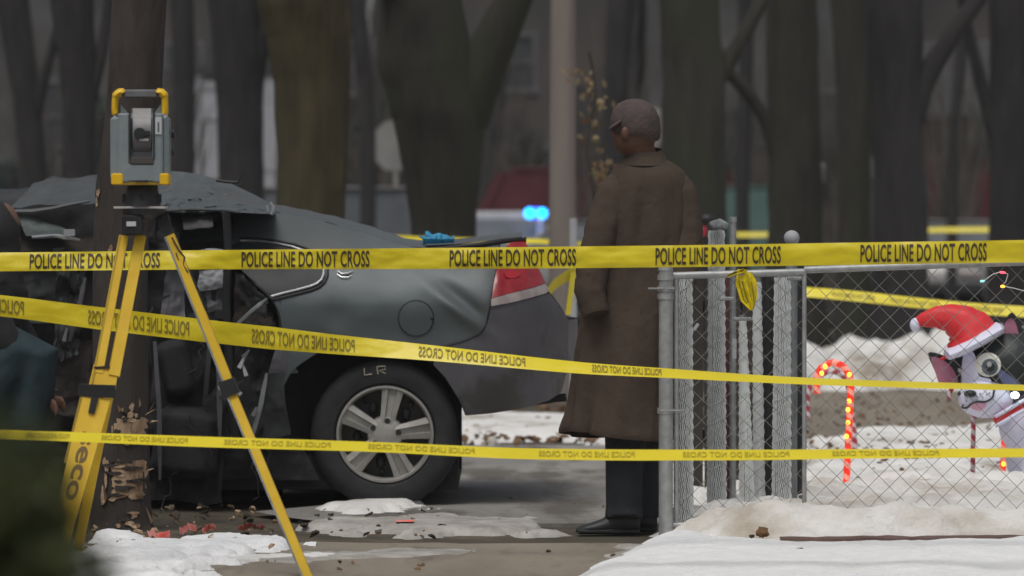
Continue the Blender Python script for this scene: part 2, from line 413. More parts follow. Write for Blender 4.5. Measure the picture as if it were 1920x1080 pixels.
snow_field([(.95, 20.4), (1.25, 20.4), (1.3, 27), (1.0, 27)], .05, .04, M['snow2'], ragged=.2, fs=2, soft=.2, bias=-.04, seed=71)
snow_field([(-3.2, 24.5), (-1.4, 25), (-1.2, 27), (-3.2, 28)], .03, .05, M['snow2'], ragged=.5, fs=1.6, soft=.2, bias=-.2, seed=81)

snow_field(GP((560, 990), (700, 972), (900, 968), (1060, 985), (1040, 1003), (760, 1005)), .008, .02, M['slush'], ragged=.24, fs=3.0, soft=.16, bias=-.10, seed=91)
snow_field(GP((300, 1062), (620, 1040), (900, 1034), (920, 1046), (560, 1060)), .006, .02, M['slush'], ragged=.16, fs=4.2, soft=.12, bias=-.05, seed=95)
snow_field(GP((1150, 1050), (1205, 1030), (1240, 1022), (1225, 1046), (1140, 1066)), .012, .016, M['slush'], ragged=.14, fs=5, soft=.08, bias=-.01, seed=97)
mb = MB()      # thin strip of edging showing between the clean and the dirty snow
mb.grid(lambda u, v: (lerp(1.06, 4, u), lerp(18.92, 19.06, v) + .12 * math.sin(u * 3) - .05, .062 + .008 * fbm(u * 30, v * 3)), 60, 2)
mb.grid(lambda u, v: (lerp(1.06, 4, u), 18.92 + .12 * math.sin(u * 3) - .05, lerp(0, .062 + .008 * fbm(u * 30, 0), v)), 60, 2)
tag(obj('lawn_edging', mb, M['edging']), 'thin red-brown edging line showing between white and dirty snow at lower right', 'edging')

def paint_mark(pts, wd, label):
    mb = MB()
    def f(u, v):
        k = u * (len(pts) - 1); i = min(len(pts) - 2, int(k)); a = gp(*pts[i]); b = gp(*pts[i + 1]); p = a.lerp(b, k - i)
        ww = wd * (.6 + .8 * abs(fbm(u * 6, 1.3)))
        return (p.x, p.y + (v - .5) * ww, .058 + .012 * fbm(p.x * 20, p.y * 20) - .03 * (v - .5))
    mb.grid(f, 40, 3)
    return tag(obj('paint_mark', mb, M['spray']), label, 'paint mark', 'orange-red spray marks on the ground')
paint_mark([(276, 1027), (296, 1031), (318, 1030)], .055, 'orange-red spray mark on the snow nearest the scraped tree')
paint_mark([(336, 1022), (352, 1018), (368, 1017)], .04, 'small middle orange-red mark along the snow edge behind the tripod legs')
paint_mark([(378, 1019), (392, 1016), (404, 1018)], .06, 'orange-red spray mark just right of the middle mark on the snow edge')
paint_mark([(446, 1016), (470, 1012), (496, 1016)], .20, 'round orange-red spray blot at the right end of the lower left snow patch')
mb = MB()
mb.grid(lambda u, v: (gp(lerp(742, 776, u), 990).x, gp(0, 990).y + (v - .5) * .12, .03), 6, 2)
tag(obj('paint_mark', mb, M['spray']), 'short orange-red dash on bare ground below the car wheel', 'paint mark', 'orange-red spray marks on the ground')

# little clods, leaves and chips lying about: nobody could count them
def litter(name, n, reg, m, s0, s1, z=.03, seed=1):
    rnd = random.Random(seed); mb = MB()
    for _ in range(n):
        px = rnd.uniform(reg[0], reg[1]); py = rnd.uniform(reg[2], reg[3]); p = gp(px, py)
        s = rnd.uniform(s0, s1); a = rnd.uniform(0, PI); e = Euler((rnd.uniform(-.6, .6), rnd.uniform(-.6, .6), a)).to_matrix()
        q = [e @ Vector(c) * s + p + Vector((0, 0, z)) for c in ((-1, -.5, 0), (.2, -.7, .2), (1, 0, 0), (.1, .6, .25), (-.8, .4, .1))]
        mb.add(q, [(0, 1, 2, 3, 4)])
        q2 = [v - Vector((0, 0, s * .4)) for v in q]
        mb.add(q + q2, [(k, (k + 1) % 5, 5 + (k + 1) % 5, 5 + k) for k in range(5)])
    o = obj(name, mb, m, kind='stuff', smooth=False)
    return o
tag(litter('leaf_litter', 45, (300, 1250, 940, 1080), M['leafb'], .004, .013, .022, 2), 'brown leaf crumbs scattered over the sidewalk and mud', 'leaves')
tag(litter('soil_clods', 45, (150, 900, 955, 1015), M['ground'], .008, .03, .02, 3), 'dark clods of churned soil around the wrecked car', 'soil')
tag(litter('wood_chips', 60, (130, 520, 965, 1050), M['wood'], .004, .02, .05, 4), 'pale wood chips on the ground round the scraped tree', 'wood chips')
tag(litter('yard_leaves', 700, (1320, 1960, 760, 960), M['leafb'], .006, .022, .085, 5), 'brown leaves frozen into the snow behind the fence', 'leaves')
tag(litter('roadside_leaves', 350, (860, 1240, 755, 840), M['leafb'], .01, .035, .04, 6), 'brown leaves between the snow patches behind the bumper', 'leaves')
def clod(px, py, s, label, m='ground', z=.05):
    p = gp(px, py); mb = MB()
    mb.ell((p.x, p.y, z + s * .2), (s * 1.1, s * .8, s * .7), 14, 10, fn=lambda d: 1 + .5 * fbm(d.x * 2 + px, d.y * 2, d.z * 2) + (.9 if s > .02 and m == 'leafb' else 0) * max(0, d.z - .5))
    tag(obj('clod', mb, M[m]), label, 'clod', 'clods lying on the snow at lower right')
clod(1430, 1028, .024, 'pointed brown clod at the foot of the dirty snow mound', 'leafb', z=.055)
clod(1410, 1030, .010, 'tiny clod just left of the pointed dark clod', z=.05)
clod(1357, 1052, .017, 'flat clod left of centre on the clean front snow', z=.045)
clod(1500, 1058, .014, 'small clod on the clean snow right of the flat one', z=.05)
clod(1612, 1043, .034, 'long red-brown clod on the brown edging line', 'edging', z=.03)
clod(1697, 1000, .015, 'small clod high on the dirty snow mound to the right', z=.12)
clod(1504, 990, .012, 'pale brown clod on the crest of the mound behind the mesh', 'edging', z=.13)

HAZE = .0006
hz = bpy.data.materials.new('thin_winter_haze'); hz.use_nodes = True
hz.node_tree.nodes.remove(hz.node_tree.nodes['Principled BSDF'])
pv = hz.node_tree.nodes.new('ShaderNodeVolumePrincipled'); pv.inputs['Color'].default_value = (.86, .85, .88, 1); pv.inputs['Density'].default_value = HAZE
hz.node_tree.links.new(pv.outputs[0], hz.node_tree.nodes['Material Output'].inputs['Volume'])
mb = MB(); mb.box((0, 189, 8), (500, 430, 18.6)); hb_ = obj('haze', mb, hz, kind='stuff', smooth=False); tag(hb_, 'thin pale winter haze over the whole street', 'haze')

# ------------------------------------------------------------------ far background
def trunk_tree(name, label, m, pts, Y, limbs=(), group='bare trees along the street', seed=0, n=26, depth_r=1.0, crown=True):
    """pts: (px, py, width_px) from low to high, seen at depth Y; limbs: lists of the same"""
    base = at(pts[0][0], pts[0][1], Y); g = gz(Y)
    root = thing(name, label, 'tree', (base.x, Y, g), group)
    def wood(pl, ext_up, ext_dn, mat_, nm, dy=0.0, par=root):
        P = []; Rr = []
        w0 = pl[0][2] * Y / F / 2; b0 = at(pl[0][0], pl[0][1], Y)
        if ext_dn:
            P += [Vector((b0.x, Y, g - .2)), Vector((b0.x, Y, g + .15)), Vector((b0.x, Y, g + .5))]; Rr += [w0 * 1.45, w0 * 1.25, w0 * 1.06]
        steps = 10
        if not ext_dn and len(pl) > 2:
            sp = []
            for i in range(len(pl) - 1):
                p0, p1, p2, p3 = pl[max(0, i-1)], pl[i], pl[i+1], pl[min(len(pl)-1, i+2)]
                for j in range(4):
                    t = j / 4; sp.append(tuple(.5 * (2*p1[a] + (p2[a] - p0[a]) * t + (2*p0[a] - 5*p1[a] + 4*p2[a] - p3[a]) * t*t + (3*p1[a] - p0[a] - 3*p2[a] + p3[a]) * t**3) for a in (0, 1, 2)))
            pl = sp + [pl[-1]]; steps = 3
        for (a, b) in zip(pl, pl[1:]):
            for k in range(steps):
                t = k / steps; q = at(lerp(a[0], b[0], t), lerp(a[1], b[1], t), Y); q.y += dy * len(P) / (len(pl) * steps)
                if ext_dn and q.z < g + .6: continue
                P.append(q); Rr.append(lerp(a[2], b[2], t) * Y / F / 2)
        l = pl[-1]; q = at(l[0], l[1], Y); q.y += dy; P.append(q); Rr.append(l[2] * Y / F / 2)
        d = (P[-1] - P[-3]).normalized()
        for k in range(1, 6):
            P.append(P[-1] + (d + Vector((.12 * fbm(k, seed), .1 * fbm(seed, k), .12))).normalized() * ext_up / 5); Rr.append(Rr[-1] * .84)
        mb_ = MB()
        def fn(i, an):
            c = P[i]
            return 1 + (.13 if ext_dn else .05) * fbm(math.cos(an) * 1.3 + seed, math.sin(an) * 1.3, c.z * .7, 3) + .06 * fbm(math.cos(an) * 5, math.sin(an) * 5 + seed, c.z * 2, 2)
        mb_.tube(P, Rr, n, fn=fn)
        obj(nm, mb_, mat_, par)
        return P, Rr
    P, Rr = wood(pts, 3.0, True, m, 'trunk')
    tips = [(P[-1], Rr[-1])]
    for L in limbs:
        p, r = wood(L, 2.0, False, m, 'limb', dy=random.uniform(-.3, .3)); tips.append((p[-1], r[-1]))
    if crown:
        rnd = random.Random(seed + 99); mb_ = MB()
        for (tp, tr) in tips:
            for k in range(16):
                a = rnd.uniform(0, 2*PI); st = tp + Vector((0, 0, -rnd.uniform(0, 1.2))); L = rnd.uniform(1.2, 3)
                d = Vector((math.cos(a), math.sin(a), rnd.uniform(.4, 1.6))).normalized(); q = [st]; rr = [min(tr, .05)]
                for s in range(6):
                    d = (d + Vector((rnd.uniform(-.3, .3), rnd.uniform(-.3, .3), rnd.uniform(-.1, .3)))).normalized()
                    q.append(q[-1] + d * L / 6); rr.append(rr[-1] * .75)
                mb_.tube(q, rr, 5)
        obj('crown', mb_, m, root)
    return root

BT = [
 ('olive barked broad tree trunk rising just behind the wrecked car', 'bark_o', 33, [(582, 470, 142), (582, 420, 126), (586, 300, 128), (582, 150, 134), (575, 60, 158), (565, 0, 176)], []),
 ('big forked grey tree standing behind the car boot', 'bark', 38, [(832, 560, 150), (832, 440, 122), (830, 330, 142), (822, 210, 172), (800, 120, 176), (785, 0, 150)], [[(870, 230, 90), (905, 130, 84), (945, 40, 76), (975, -20, 60)], [(760, 150, 60), (740, 60, 40), (733, -10, 34)]]),
 ('dark rough tree right behind the man in the coat', 'bark', 44, [(1300, 560, 136), (1302, 440, 122), (1302, 300, 118), (1300, 150, 112), (1290, 0, 110)], [[(1335, 160, 40), (1370, 110, 30), (1420, 20, 26), (1440, -20, 20)]]),
 ('grey-brown tree with a curved dark branch right of the man', 'bark', 48, [(1492, 560, 112), (1492, 440, 104), (1492, 300, 98), (1490, 150, 96), (1484, 0, 92)], [[(1465, 340, 30), (1440, 240, 26), (1405, 180, 24), (1365, 135, 22), (1330, 60, 18)]]),
 ('slim tree between two stouter ones at right', 'bark', 53, [(1603, 560, 66), (1603, 420, 60), (1602, 250, 62), (1598, 120, 66), (1592, 0, 72)], []),
 ('stout tree forking up to the right above the yellow tape', 'bark_d', 46, [(1688, 560, 104), (1688, 430, 96), (1685, 300, 92), (1680, 160, 96), (1672, 0, 110)], [[(1700, 260, 50), (1735, 150, 42), (1790, 60, 34), (1840, -10, 30)]]),
 ('dark tree at the right edge of the view', 'bark_d', 50, [(1890, 560, 86), (1888, 430, 76), (1890, 300, 74), (1896, 150, 78), (1900, 0, 84)], [[(1865, 260, 26), (1840, 160, 24), (1815, 60, 20)]]),
 ('dark grey tree left of the olive trunk', 'bark_d', 52, [(452, 460, 92), (452, 330, 84), (450, 200, 88), (446, 90, 96), (440, 0, 104)], [[(470, 160, 40), (500, 60, 30), (520, -10, 26)]]),
 ('thin dark tree right of the surveying instrument', 'bark_d', 60, [(345, 420, 42), (346, 250, 40), (345, 100, 42), (340, 0, 46)], []),
 ('dark tree left of the scraped trunk', 'bark_d', 47, [(150, 440, 66), (150, 330, 60), (148, 180, 64), (140, 60, 74), (135, 0, 80)], [[(165, 200, 26), (190, 100, 22), (205, 0, 20)]]),
 ('leaning dark tree near the left edge', 'bark_d', 55, [(62, 440, 56), (60, 300, 52), (50, 180, 56), (32, 60, 60), (22, 0, 64)], [[(60, 260, 22), (85, 150, 20), (120, 20, 18)]]),
 ('far slim tree just right of the forked tree', 'bark_d', 95, [(915, 400, 44), (915, 300, 40), (930, 150, 42), (955, 0, 44)], []),
 ('far tree just right of the pale pole', 'bark_d', 62, [(1150, 470, 56), (1152, 330, 50), (1152, 200, 48), (1160, 60, 50), (1165, 0, 52)], []),
 ('far slim tree left of the stout forked one behind the red car', 'bark_d', 64, [(1785, 300, 20), (1788, 230, 20), (1800, 120, 22), (1812, 0, 24)], []),
 ('far slim tree between grey houses left of the instrument', 'bark_d', 66, [(240, 440, 48), (238, 250, 44), (246, 100, 44), (250, 0, 46)], []),
 ('far slim tree behind the gap right of the olive trunk', 'bark_d', 64, [(690, 250, 30), (686, 150, 30), (676, 60, 34), (668, 0, 36)], []),
 ('far slim tree in the gap beside the curved branch', 'bark_d', 66, [(1392, 350, 26), (1396, 220, 26), (1400, 100, 28), (1398, 0, 28)], []),
]
for i, (lab, m, Y, pts, limbs) in enumerate(BT):
    trunk_tree('bare_tree', lab, M[m], pts, Y, limbs, seed=i * 7 + 1)

# knots and a thin hanging twig on the forked tree
# pale pole
p = at(1054, 460, 34)
root = thing('utility_pole', 'tall pale weathered pole left of the man in the coat', 'pole', (p.x, 34, 0))
mb = MB(); top = at(1058, -900, 34)
mb.tube([(p.x, 34, -.3), (p.x, 34, .02)] + [(lerp(p.x, top.x, k / 20), 34, lerp(.02, 7.5, k / 20)) for k in range(1, 21)], [.098] * 2 + [.098 - .0012 * k for k in range(20)], 24,
        fn=lambda i, an: 1 + .03 * fbm(math.cos(an) * 3, math.sin(an) * 3, i * .2))
obj('shaft', mb, M['pole'], root)
mb = MB(); mb.box((top.x, 34, 7.1), (2.0, .1, .12)); obj('crossarm', mb, M['pole'], root)

# dry clinging leaves beside the pole
vx = at(1108, 460, 30)
root = thing('dry_vine', 'thin stem with dry tan leaves between the pole and the man', 'plant', (vx.x, 30, 0))
mb = MB(); vp = [Vector((vx.x, 30, 0))] + [at(1108 + 8 * math.sin(k * 1.1), 440 - k * 38, 30) for k in range(10)]
mb.tube(vp, [.012] * len(vp), 6); obj('stem', mb, M['bark_r'], root)
rnd = random.Random(5)
lm = [None, None]
for k, mm in enumerate(('leafd', 'leafb')):
    mb = MB(); mb.add([(-.5, 0, 0), (0, -.08, -.3), (.55, .05, 0), (0, .1, .32)], [(0, 1, 2), (0, 2, 3)]); lm[k] = mesh('leaf', mb, M[mm], clean=False)
def leaf(parent, p, s, me, rnd):
    o = bpy.data.objects.new('leaf', me); C.objects.link(o); o.parent = parent; o.matrix_parent_inverse = chain(parent).inverted()
    o.location = p; o.scale = (s, s, s); o.rotation_euler = (rnd.uniform(-.6, .6), rnd.uniform(0, 6), rnd.uniform(-.8, .8))
for k in range(95):
    py = rnd.choice([rnd.gauss(150, 14), rnd.gauss(195, 16), rnd.gauss(240, 14), rnd.gauss(300, 18), rnd.gauss(330, 10)])
    cx = curve([(120, 1085), (160, 1100), (200, 1110), (250, 1105), (300, 1128), (350, 1115)], py)
    leaf(root, at(cx + rnd.gauss(0, 15), py, 30 + rnd.uniform(-.1, .1)), rnd.uniform(.03, .06), lm[0 if rnd.random() < .62 else 1], rnd)

# sign backs
def sign(px, py, rpx, Y, label, octa=True, tilt=0.0, shape=None):
    c = at(px, py, Y); r = rpx * Y / F
    root = thing('road_sign', label, 'sign', (c.x, Y, gz(Y)), 'backs of road signs')
    mb = MB(); n = 8 if octa else 32
    mb.v = []; pts = [(c.x + r * math.cos(PI/8 * (1 if octa else 0) + 2*PI*k/n), c.z + r * (1 if octa else 1.15) * math.sin(PI/8 * (1 if octa else 0) + 2*PI*k/n)) for k in range(n)]
    a = [(x, Y, z) for x, z in pts]; b = [(x, Y + .004, z) for x, z in pts]
    mb.add(a + b, [tuple(range(n)), tuple(range(2*n - 1, n - 1, -1))] + [(k, (k+1) % n, n + (k+1) % n, n + k) for k in range(n)])
    obj('sign_plate', mb, M['signback'], root, smooth=False)
    mb = MB(); mb.box((c.x, Y - .03, (c.z + r * .9 + gz(Y)) / 2), (.06, .05, c.z + r * .9 - gz(Y))); obj('post', mb, M['signback'], root, smooth=False)
sign(742, 273, 50, 66, 'octagonal sign seen from behind on a grey post, half hidden by the forked tree')
sign(1226, 238, 31, 60, 'rounded grey sign back peeking out beside the man\'s cap', octa=False)

# houses
def house(x0, x1, Y, h, m, label, wins, roof=2.6, depth=9, porch=None, base=None):
    g = gz(Y)
    root = thing('house', label, 'house', ((x0 + x1) / 2, Y, g), 'houses across the street')
    mb = MB(); mb.box(((x0 + x1) / 2, Y + depth / 2, g + h / 2), (x1 - x0, depth, h)); obj('wall', mb, m, root, smooth=False)
    mb = MB(); e = .4
    vs = [(x0 - e, Y - e, g + h), (x1 + e, Y - e, g + h), (x1 + e, Y + depth + e, g + h), (x0 - e, Y + depth + e, g + h), (x0 - e, Y + depth / 2, g + h + roof), (x1 + e, Y + depth / 2, g + h + roof)]
    mb.add(vs, [(0, 1, 5, 4), (2, 3, 4, 5), (0, 4, 3), (1, 2, 5), (0, 3, 2, 1)]); obj('roof', mb, M['roofm'], root, smooth=False)
    for (wx, wz, ww, wh) in wins:
        mb = MB()
        for (cx, cz, dx, dz) in ((wx, wz + wh/2 + .05, ww + .22, .11), (wx, wz - wh/2 - .05, ww + .28, .11), (wx - ww/2 - .05, wz, .11, wh), (wx + ww/2 + .05, wz, .11, wh), (wx, wz, ww, .05)):
            mb.box((cx, Y - .03, g + cz), (dx, .08, dz))
        wo = obj('window', mb, M['trimd'], root, smooth=False)
        mb = MB(); mb.box((wx, Y - .005, g + wz), (ww, .02, wh)); obj('pane', mb, M['pane'], wo, smooth=False)
    return root
def X(px, Y): return (px - 960) * Y / F
Yh = 100
house(X(-260, Yh), X(250, Yh), Yh, 7, M['sidg'], 'grey sided house far left behind the dark trees', [(X(20, Yh), 2.0, .9, 1.3), (X(90, Yh), 3.6, .9, 1.4), (X(160, Yh), 2.2, 1.0, 1.4), (X(-60, Yh), 3.2, .9, 1.5)])
hw = house(X(290, Yh), X(640, Yh), Yh - 1, 7.2, M['brick'], 'brown house with white porch columns left of the olive trunk', [(X(392, Yh), 2.2, .8, 1.4), (X(560, Yh), 2.4, 1.0, 1.4), (X(350, Yh), 4.6, .7, .9), (X(640, Yh), 4.6, 1, 1)])
for (px, wpx, y0, y1) in ((368, 16, 150, 330), (396, 34, 165, 225), (408, 22, 225, 335), (505, 28, 140, 320)):
    mb = MB(); a = at(px, y0, Yh - 3); b = at(px, y1, Yh - 3); ww = wpx * (Yh - 3) / F
    mb.box((a.x, Yh - 3, (a.z + b.z) / 2), (ww, .3, a.z - b.z)); mb.box((a.x, Yh - 3, a.z + .06), (ww * 1.3, .36, .12))
    mb.box((a.x, Yh - 3, (b.z + gz(Yh)) / 2), (ww * .8, .26, b.z - gz(Yh) + .1)); obj('porch_column', mb, M['trimw'], hw, smooth=False)
mb = MB(); a = at(445, 145, Yh - 3); mb.box((a.x, Yh - 2.4, a.z + .12), (2.4, 1.6, .18)); obj('porch_roof', mb, M['roofm'], hw, smooth=False)
house(X(700, Yh), X(1180, Yh), Yh + 2, 7.5, M['brick'], 'dark brick house behind the police car', [(X(930, Yh), 2.3, 1.1, 1.3), (X(1010, Yh), 2.3, .9, 1.3), (X(1120, Yh), 3.6, 1.1, 1.4), (X(960, Yh), 4.8, .9, 1.1)])
house(X(1215, Yh), X(1700, Yh), Yh, 7.4, M['sidg'], 'grey house behind the trees right of the man', [(X(1400, Yh), 3.0, .9, 1.4), (X(1555, Yh), 3.0, .5, 2.2), (X(1300, Yh), 3.9, 1.0, 1.2)])
house(X(1725, Yh), X(1815, Yh), Yh - 6, 3.5, M['sidt'], 'small tan house seen between the trees at far right', [(X(1785, Yh - 6), 2.1, .5, .8)], roof=1.6, depth=6)
house(X(1725, Yh), X(2300, Yh), Yh + 8, 7.4, M['brick'], 'brown brick house at the far right edge', [(X(1880, Yh), 3.4, 1.0, 1.3), (X(1960, Yh), 2.2, 1, 1.3)])
# backdrop woods: a dense band of bare twigs and brush past the houses, one mass
rnd = random.Random(11); mb = MB()
for k in range(420):
    x = rnd.uniform(-26, 26); Y = rnd.uniform(112, 135); h = rnd.uniform(7, 14)
    q = [Vector((x, Y, gz(Y)))]
    for s in range(5): q.append(q[-1] + Vector((rnd.uniform(-.5, .5), 0, h / 5)))
    mb.tube(q, [.35, .3, .25, .2, .13, .06], 6)
tag(obj('woods', mb, M['bark_d'], kind='stuff'), 'far-off mass of bare trees behind the houses', 'woods')

# evergreen shrubs
def leafy(n, c, r, s, rnd, mb, squash=1.0):
    for _ in range(n):
        d = Vector((rnd.gauss(0, 1), rnd.gauss(0, 1), rnd.gauss(0, 1))).normalized() * (rnd.random() ** .33)
        k = 1 + .3 * fbm(d.x * 2 + c[0], d.y * 2, d.z * 2)
        p = Vector((c[0] + d.x * r[0] * k, c[1] + d.y * r[1] * k, c[2] + d.z * r[2] * k))
        e = Euler((rnd.uniform(0, 6), rnd.uniform(0, 6), rnd.uniform(0, 6))).to_matrix(); ss = s * rnd.uniform(.6, 1.4)
        mb.add([e @ Vector(q) * ss + p for q in ((-.5, -.2, 0), (.5, -.2, .05), (.6, .2, 0), (-.4, .25, .08))], [(0, 1, 2, 3)])
def shrub(px, py0, py1, wpx, Y, label, n=1500, s=.16, m='green2'):
    rnd = random.Random(px); a = at(px, py0, Y); b = at(px, py1, Y); g = gz(Y); ww = wpx * Y / F / 2
    root = thing('evergreen_shrub', label, 'shrub', (a.x, Y, g), 'evergreens across the street')
    mb = MB(); leafy(n, (a.x, Y, (a.z + g) / 2), (ww, ww, (a.z - g) / 2), s, rnd, mb); obj('foliage', mb, M[m], root, clean=False)
    mb = MB(); mb.tube([(a.x, Y, g), (a.x, Y, a.z * .8)], [.08, .03], 6); obj('stem', mb, M['bark_d'], root)
shrub(700, 170, 350, 110, 82, 'dark green evergreen between the olive trunk and the sign')
shrub(170, 150, 330, 90, 84, 'dark evergreen bush behind the left tree trunks')
shrub(1395, 215, 330, 80, 88, 'dark blue-green conifer in the gap right of the man')
shrub(990, 240, 330, 90, 96, 'dark shrub above the police car roof')
shrub(20, 300, 400, 90, 80, 'low green bush at the left edge')
shrub(1835, 230, 330, 60, 88, 'dark shrub beside the small tan house')

def twigs(px, py, wpx, Y, label, seed, n=70):
    rnd = random.Random(seed); a = at(px, py, Y); g = gz(Y); ww = wpx * Y / F / 2; hgt = a.z - g
    root = thing('bare_shrub', label, 'shrub', (a.x, Y, g), 'leafless shrubs across the street'); mb = MB()
    for _ in range(n):
        x = rnd.uniform(-.25, .25) * ww; q = [Vector((a.x + x, Y + rnd.uniform(-.3, .3), g))]; lean = rnd.uniform(-1, 1) * ww; h = hgt * rnd.uniform(.6, 1.05)
        for k in range(1, 7): q.append(Vector((a.x + x + lean * (k / 6) ** 1.4 + rnd.uniform(-.08, .08), q[0].y + rnd.uniform(-.1, .1), g + h * k / 6)))
        mb.tube(q, [.028, .026, .022, .018, .014, .010, .005], 5)
    obj('branches', mb, M['twig'], root, kind='stuff', clean=False)
for args in ((300, 40, 190, 72, 'tall leafless shrub behind the surveying instrument', 1), (700, 20, 130, 70, 'leafless shrub above the round sign back', 2), (1130, 20, 220, 72, 'wide leafless shrub behind the pale pole and the man', 3), (1420, 60, 150, 74, 'leafless shrub above the teal van', 4), (1560, 120, 110, 70, 'leafless shrub between the slim trees', 5), (1790, 40, 170, 74, 'tangled leafless shrub in front of the tan house', 6), (100, 60, 200, 70, 'leafless shrub behind the left-hand trees', 7), (960, 60, 150, 95, 'leafless shrub between forked tree and pale pole', 8)):
    twigs(*args)
# ------------------------------------------------------------------ parked cars
def car(x, Y, yaw, m, label, van=False, police=False, gm=None, L=4.7, W=1.8, H=1.46):
    g = gz(Y)
    root = thing('parked_car', label, 'car', (x, Y, g), 'cars parked along the street')
    rot = Matrix.Rotation(yaw, 3, 'Z'); o = Vector((x, Y, g))
    def T(p): return rot @ Vector(p) + o
    hl, hw = L / 2, W / 2
    prof = ([(-hl, .35), (-hl, .62), (-hl + .12, .80), (-hl + 1.0, .93), (hl - .62 if not van else hl - .15, 1.0), (hl - .06, .92), (hl, .6), (hl, .35)])
    mb = MB(); secs = []
    for s in (-1, -.86, .86, 1):
        k = 1 if abs(s) < .95 else 0
        secs.append([T((px * (1 if k else .97), s * hw, pz if k else max(.3, pz - .06))) for px, pz in prof])
    n = len(prof); vs = [p for s in secs for p in s]
    fs = [(a*n + i, a*n + (i+1) % n, (a+1)*n + (i+1) % n, (a+1)*n + i) for a in range(3) for i in range(n)] + [tuple(range(n)), tuple(range(4*n - 1, 3*n - 1, -1))]
    mb.add(vs, fs); obj('body', mb, m, root)
    cab = [(-hl + 1.05, .92), (-hl + 1.75, H - .06), (-hl + 2.1, H), (hl - (1.35 if not van else .55), H), (hl - (1.1 if not van else .35), H - .07), (hl - (.45 if not van else .12), .96)]
    def cabin(inset, z0, nm, mm, sc=1.0, zc=0):
        mb = MB(); vs = []
        for s in (-1, 1):
            for (px, pz) in cab:
                t = (pz - .92) / (H - .92); vs.append(T((px * sc, s * (hw - .06 - .16 * t) * inset, pz + zc)))
        n = len(cab); mb.add(vs, [(i, (i+1) % n, n + (i+1) % n, n + i) for i in range(n)] + [tuple(range(n - 1, -1, -1)), tuple(range(n, 2*n))]); return obj(nm, mb, mm, root)
    cabin(1.0, 0, 'cabin_glass', M[gm or 'cglass'])
    mb = MB(); mb.bbox(T((( cab[2][0] + cab[3][0]) / 2, 0, H + .012)), (cab[3][0] - cab[2][0] + .3, (hw - .22) * 2 + .1, .06 if not police else .17), .03, rot); obj('roof', mb, m, root)
    for s in (-1, 1):     # pillars
        for (i, j) in ((0, 1), (5, 4)):
            mb = MB(); mb.tube([T((cab[i][0], s * (hw - .05), cab[i][1])), T((cab[j][0], s * (hw - .2), cab[j][1] + .02))], .045, 6); obj('pillar', mb, m, root)
        mb = MB(); mb.tube([T((.1, s * (hw - .05), .95)), T((.15, s * (hw - .2), H))], .04, 6); obj('pillar', mb, m, root)
        for wx in (-hl + .85, hl - .9):
            mb = MB(); c = T((wx, s * (hw - .1), .32))
            mb.tube([c - rot @ Vector((0, .11, 0)), c + rot @ Vector((0, .11, 0))], .32, 20)
            wo = obj('wheel', mb, M['tyre'], root)
            mb = MB(); mb.tube([c + rot @ Vector((0, s * .1, 0)), c + rot @ Vector((0, s * .125, 0))], .19, 14); obj('rim', mb, M['rim'], wo)
        mb = MB(); mb.bbox(T((-hl + .02, s * (hw - .3), .68)), (.1, .34, .13), .03, rot); obj('headlight', mb, M['lens'], root)
        mb = MB(); mb.bbox(T((hl - .02, s * (hw - .25), .78)), (.1, .3, .16), .03, rot); obj('tail_light', mb, M['red'], root)
    for e in (-hl, hl):
        mb = MB(); mb.bbox(T((e, 0, .45)), (.12, W * .92, .2), .05, rot); obj('bumper', mb, M['black'] if not police else m, root)
    return root, T, H
root, T, H = car(X(962, 88), 88, R(74), M['cwhite'], 'white police car with a lit blue roof lamp behind the boot of the wreck', police=True, H=1.52)
mb = MB(); mb.bbox(T((.25, 0, H + .07)), (.28, 1.2, .1), .03, Matrix.Rotation(R(74), 3, 'Z')); lb = obj('light_bar', mb, M['black'], root)
for k, (px, mm, r_) in enumerate(((993, 'bluelamp', .085), (1016, 'bluelamp', .085), (1004, 'bluelamp2', .10))):
    mb = MB(); c = at(px, 400, 86.9 - .05 * (k < 2)); mb.ell(c, (r_ * 1.0, .06, r_ * 1.0), 16, 10); obj('lamp', mb, M[mm], lb)
car(X(522, 64), 66, R(8), M['csilver'], 'silver car seen through the gap left of the forked tree', H=1.93, van=True)
car(X(1398, 72), 74, R(84), M['cteal'], 'teal van in the gap right of the man', van=True, H=1.97, gm='cteal')
car(X(1800, 84), 86, R(6), M['cred'], 'maroon van parked behind the trees at far right', van=True, H=2.5, gm='cred')
car(X(1790, 72), 74, R(80), M['csilver'], 'pale car end-on in front of the maroon van')
car(X(1330, 84), 88, R(4), M['cred'], 'maroon van mostly hidden by trees right of the man', van=True, H=2.3, gm='cred')
car(X(1000, 88), 90, R(5), M['cred'], 'dull red van parked beyond the police car', van=True, H=2.4, gm='cred')
car(X(1150, 70), 72, R(60), M['csilver'], 'silver car just visible between the pole and the man')
# white topped marker posts
for (px, y0, Y, lab) in ((1535, 318, 56, 'left one of two white topped marker posts between the right-hand trees'), (1627, 308, 56, 'right one of two white topped marker posts between the right-hand trees')):
    c = at(px, y0, Y); root = thing('marker_post', lab, 'post', (c.x, Y, gz(Y)), 'white topped marker posts')
    mb = MB(); mb.tube([(c.x, Y, gz(Y)), (c.x, Y, c.z)], .035, 8); obj('shaft', mb, M['csilver'], root)
    mb = MB(); mb.tube([(c.x, Y, c.z - .17), (c.x, Y, c.z - .12), (c.x, Y, c.z + .05), (c.x, Y, c.z + .09)], [.05, .07, .07, .03], 10); obj('cap', mb, M['trimw'], root)
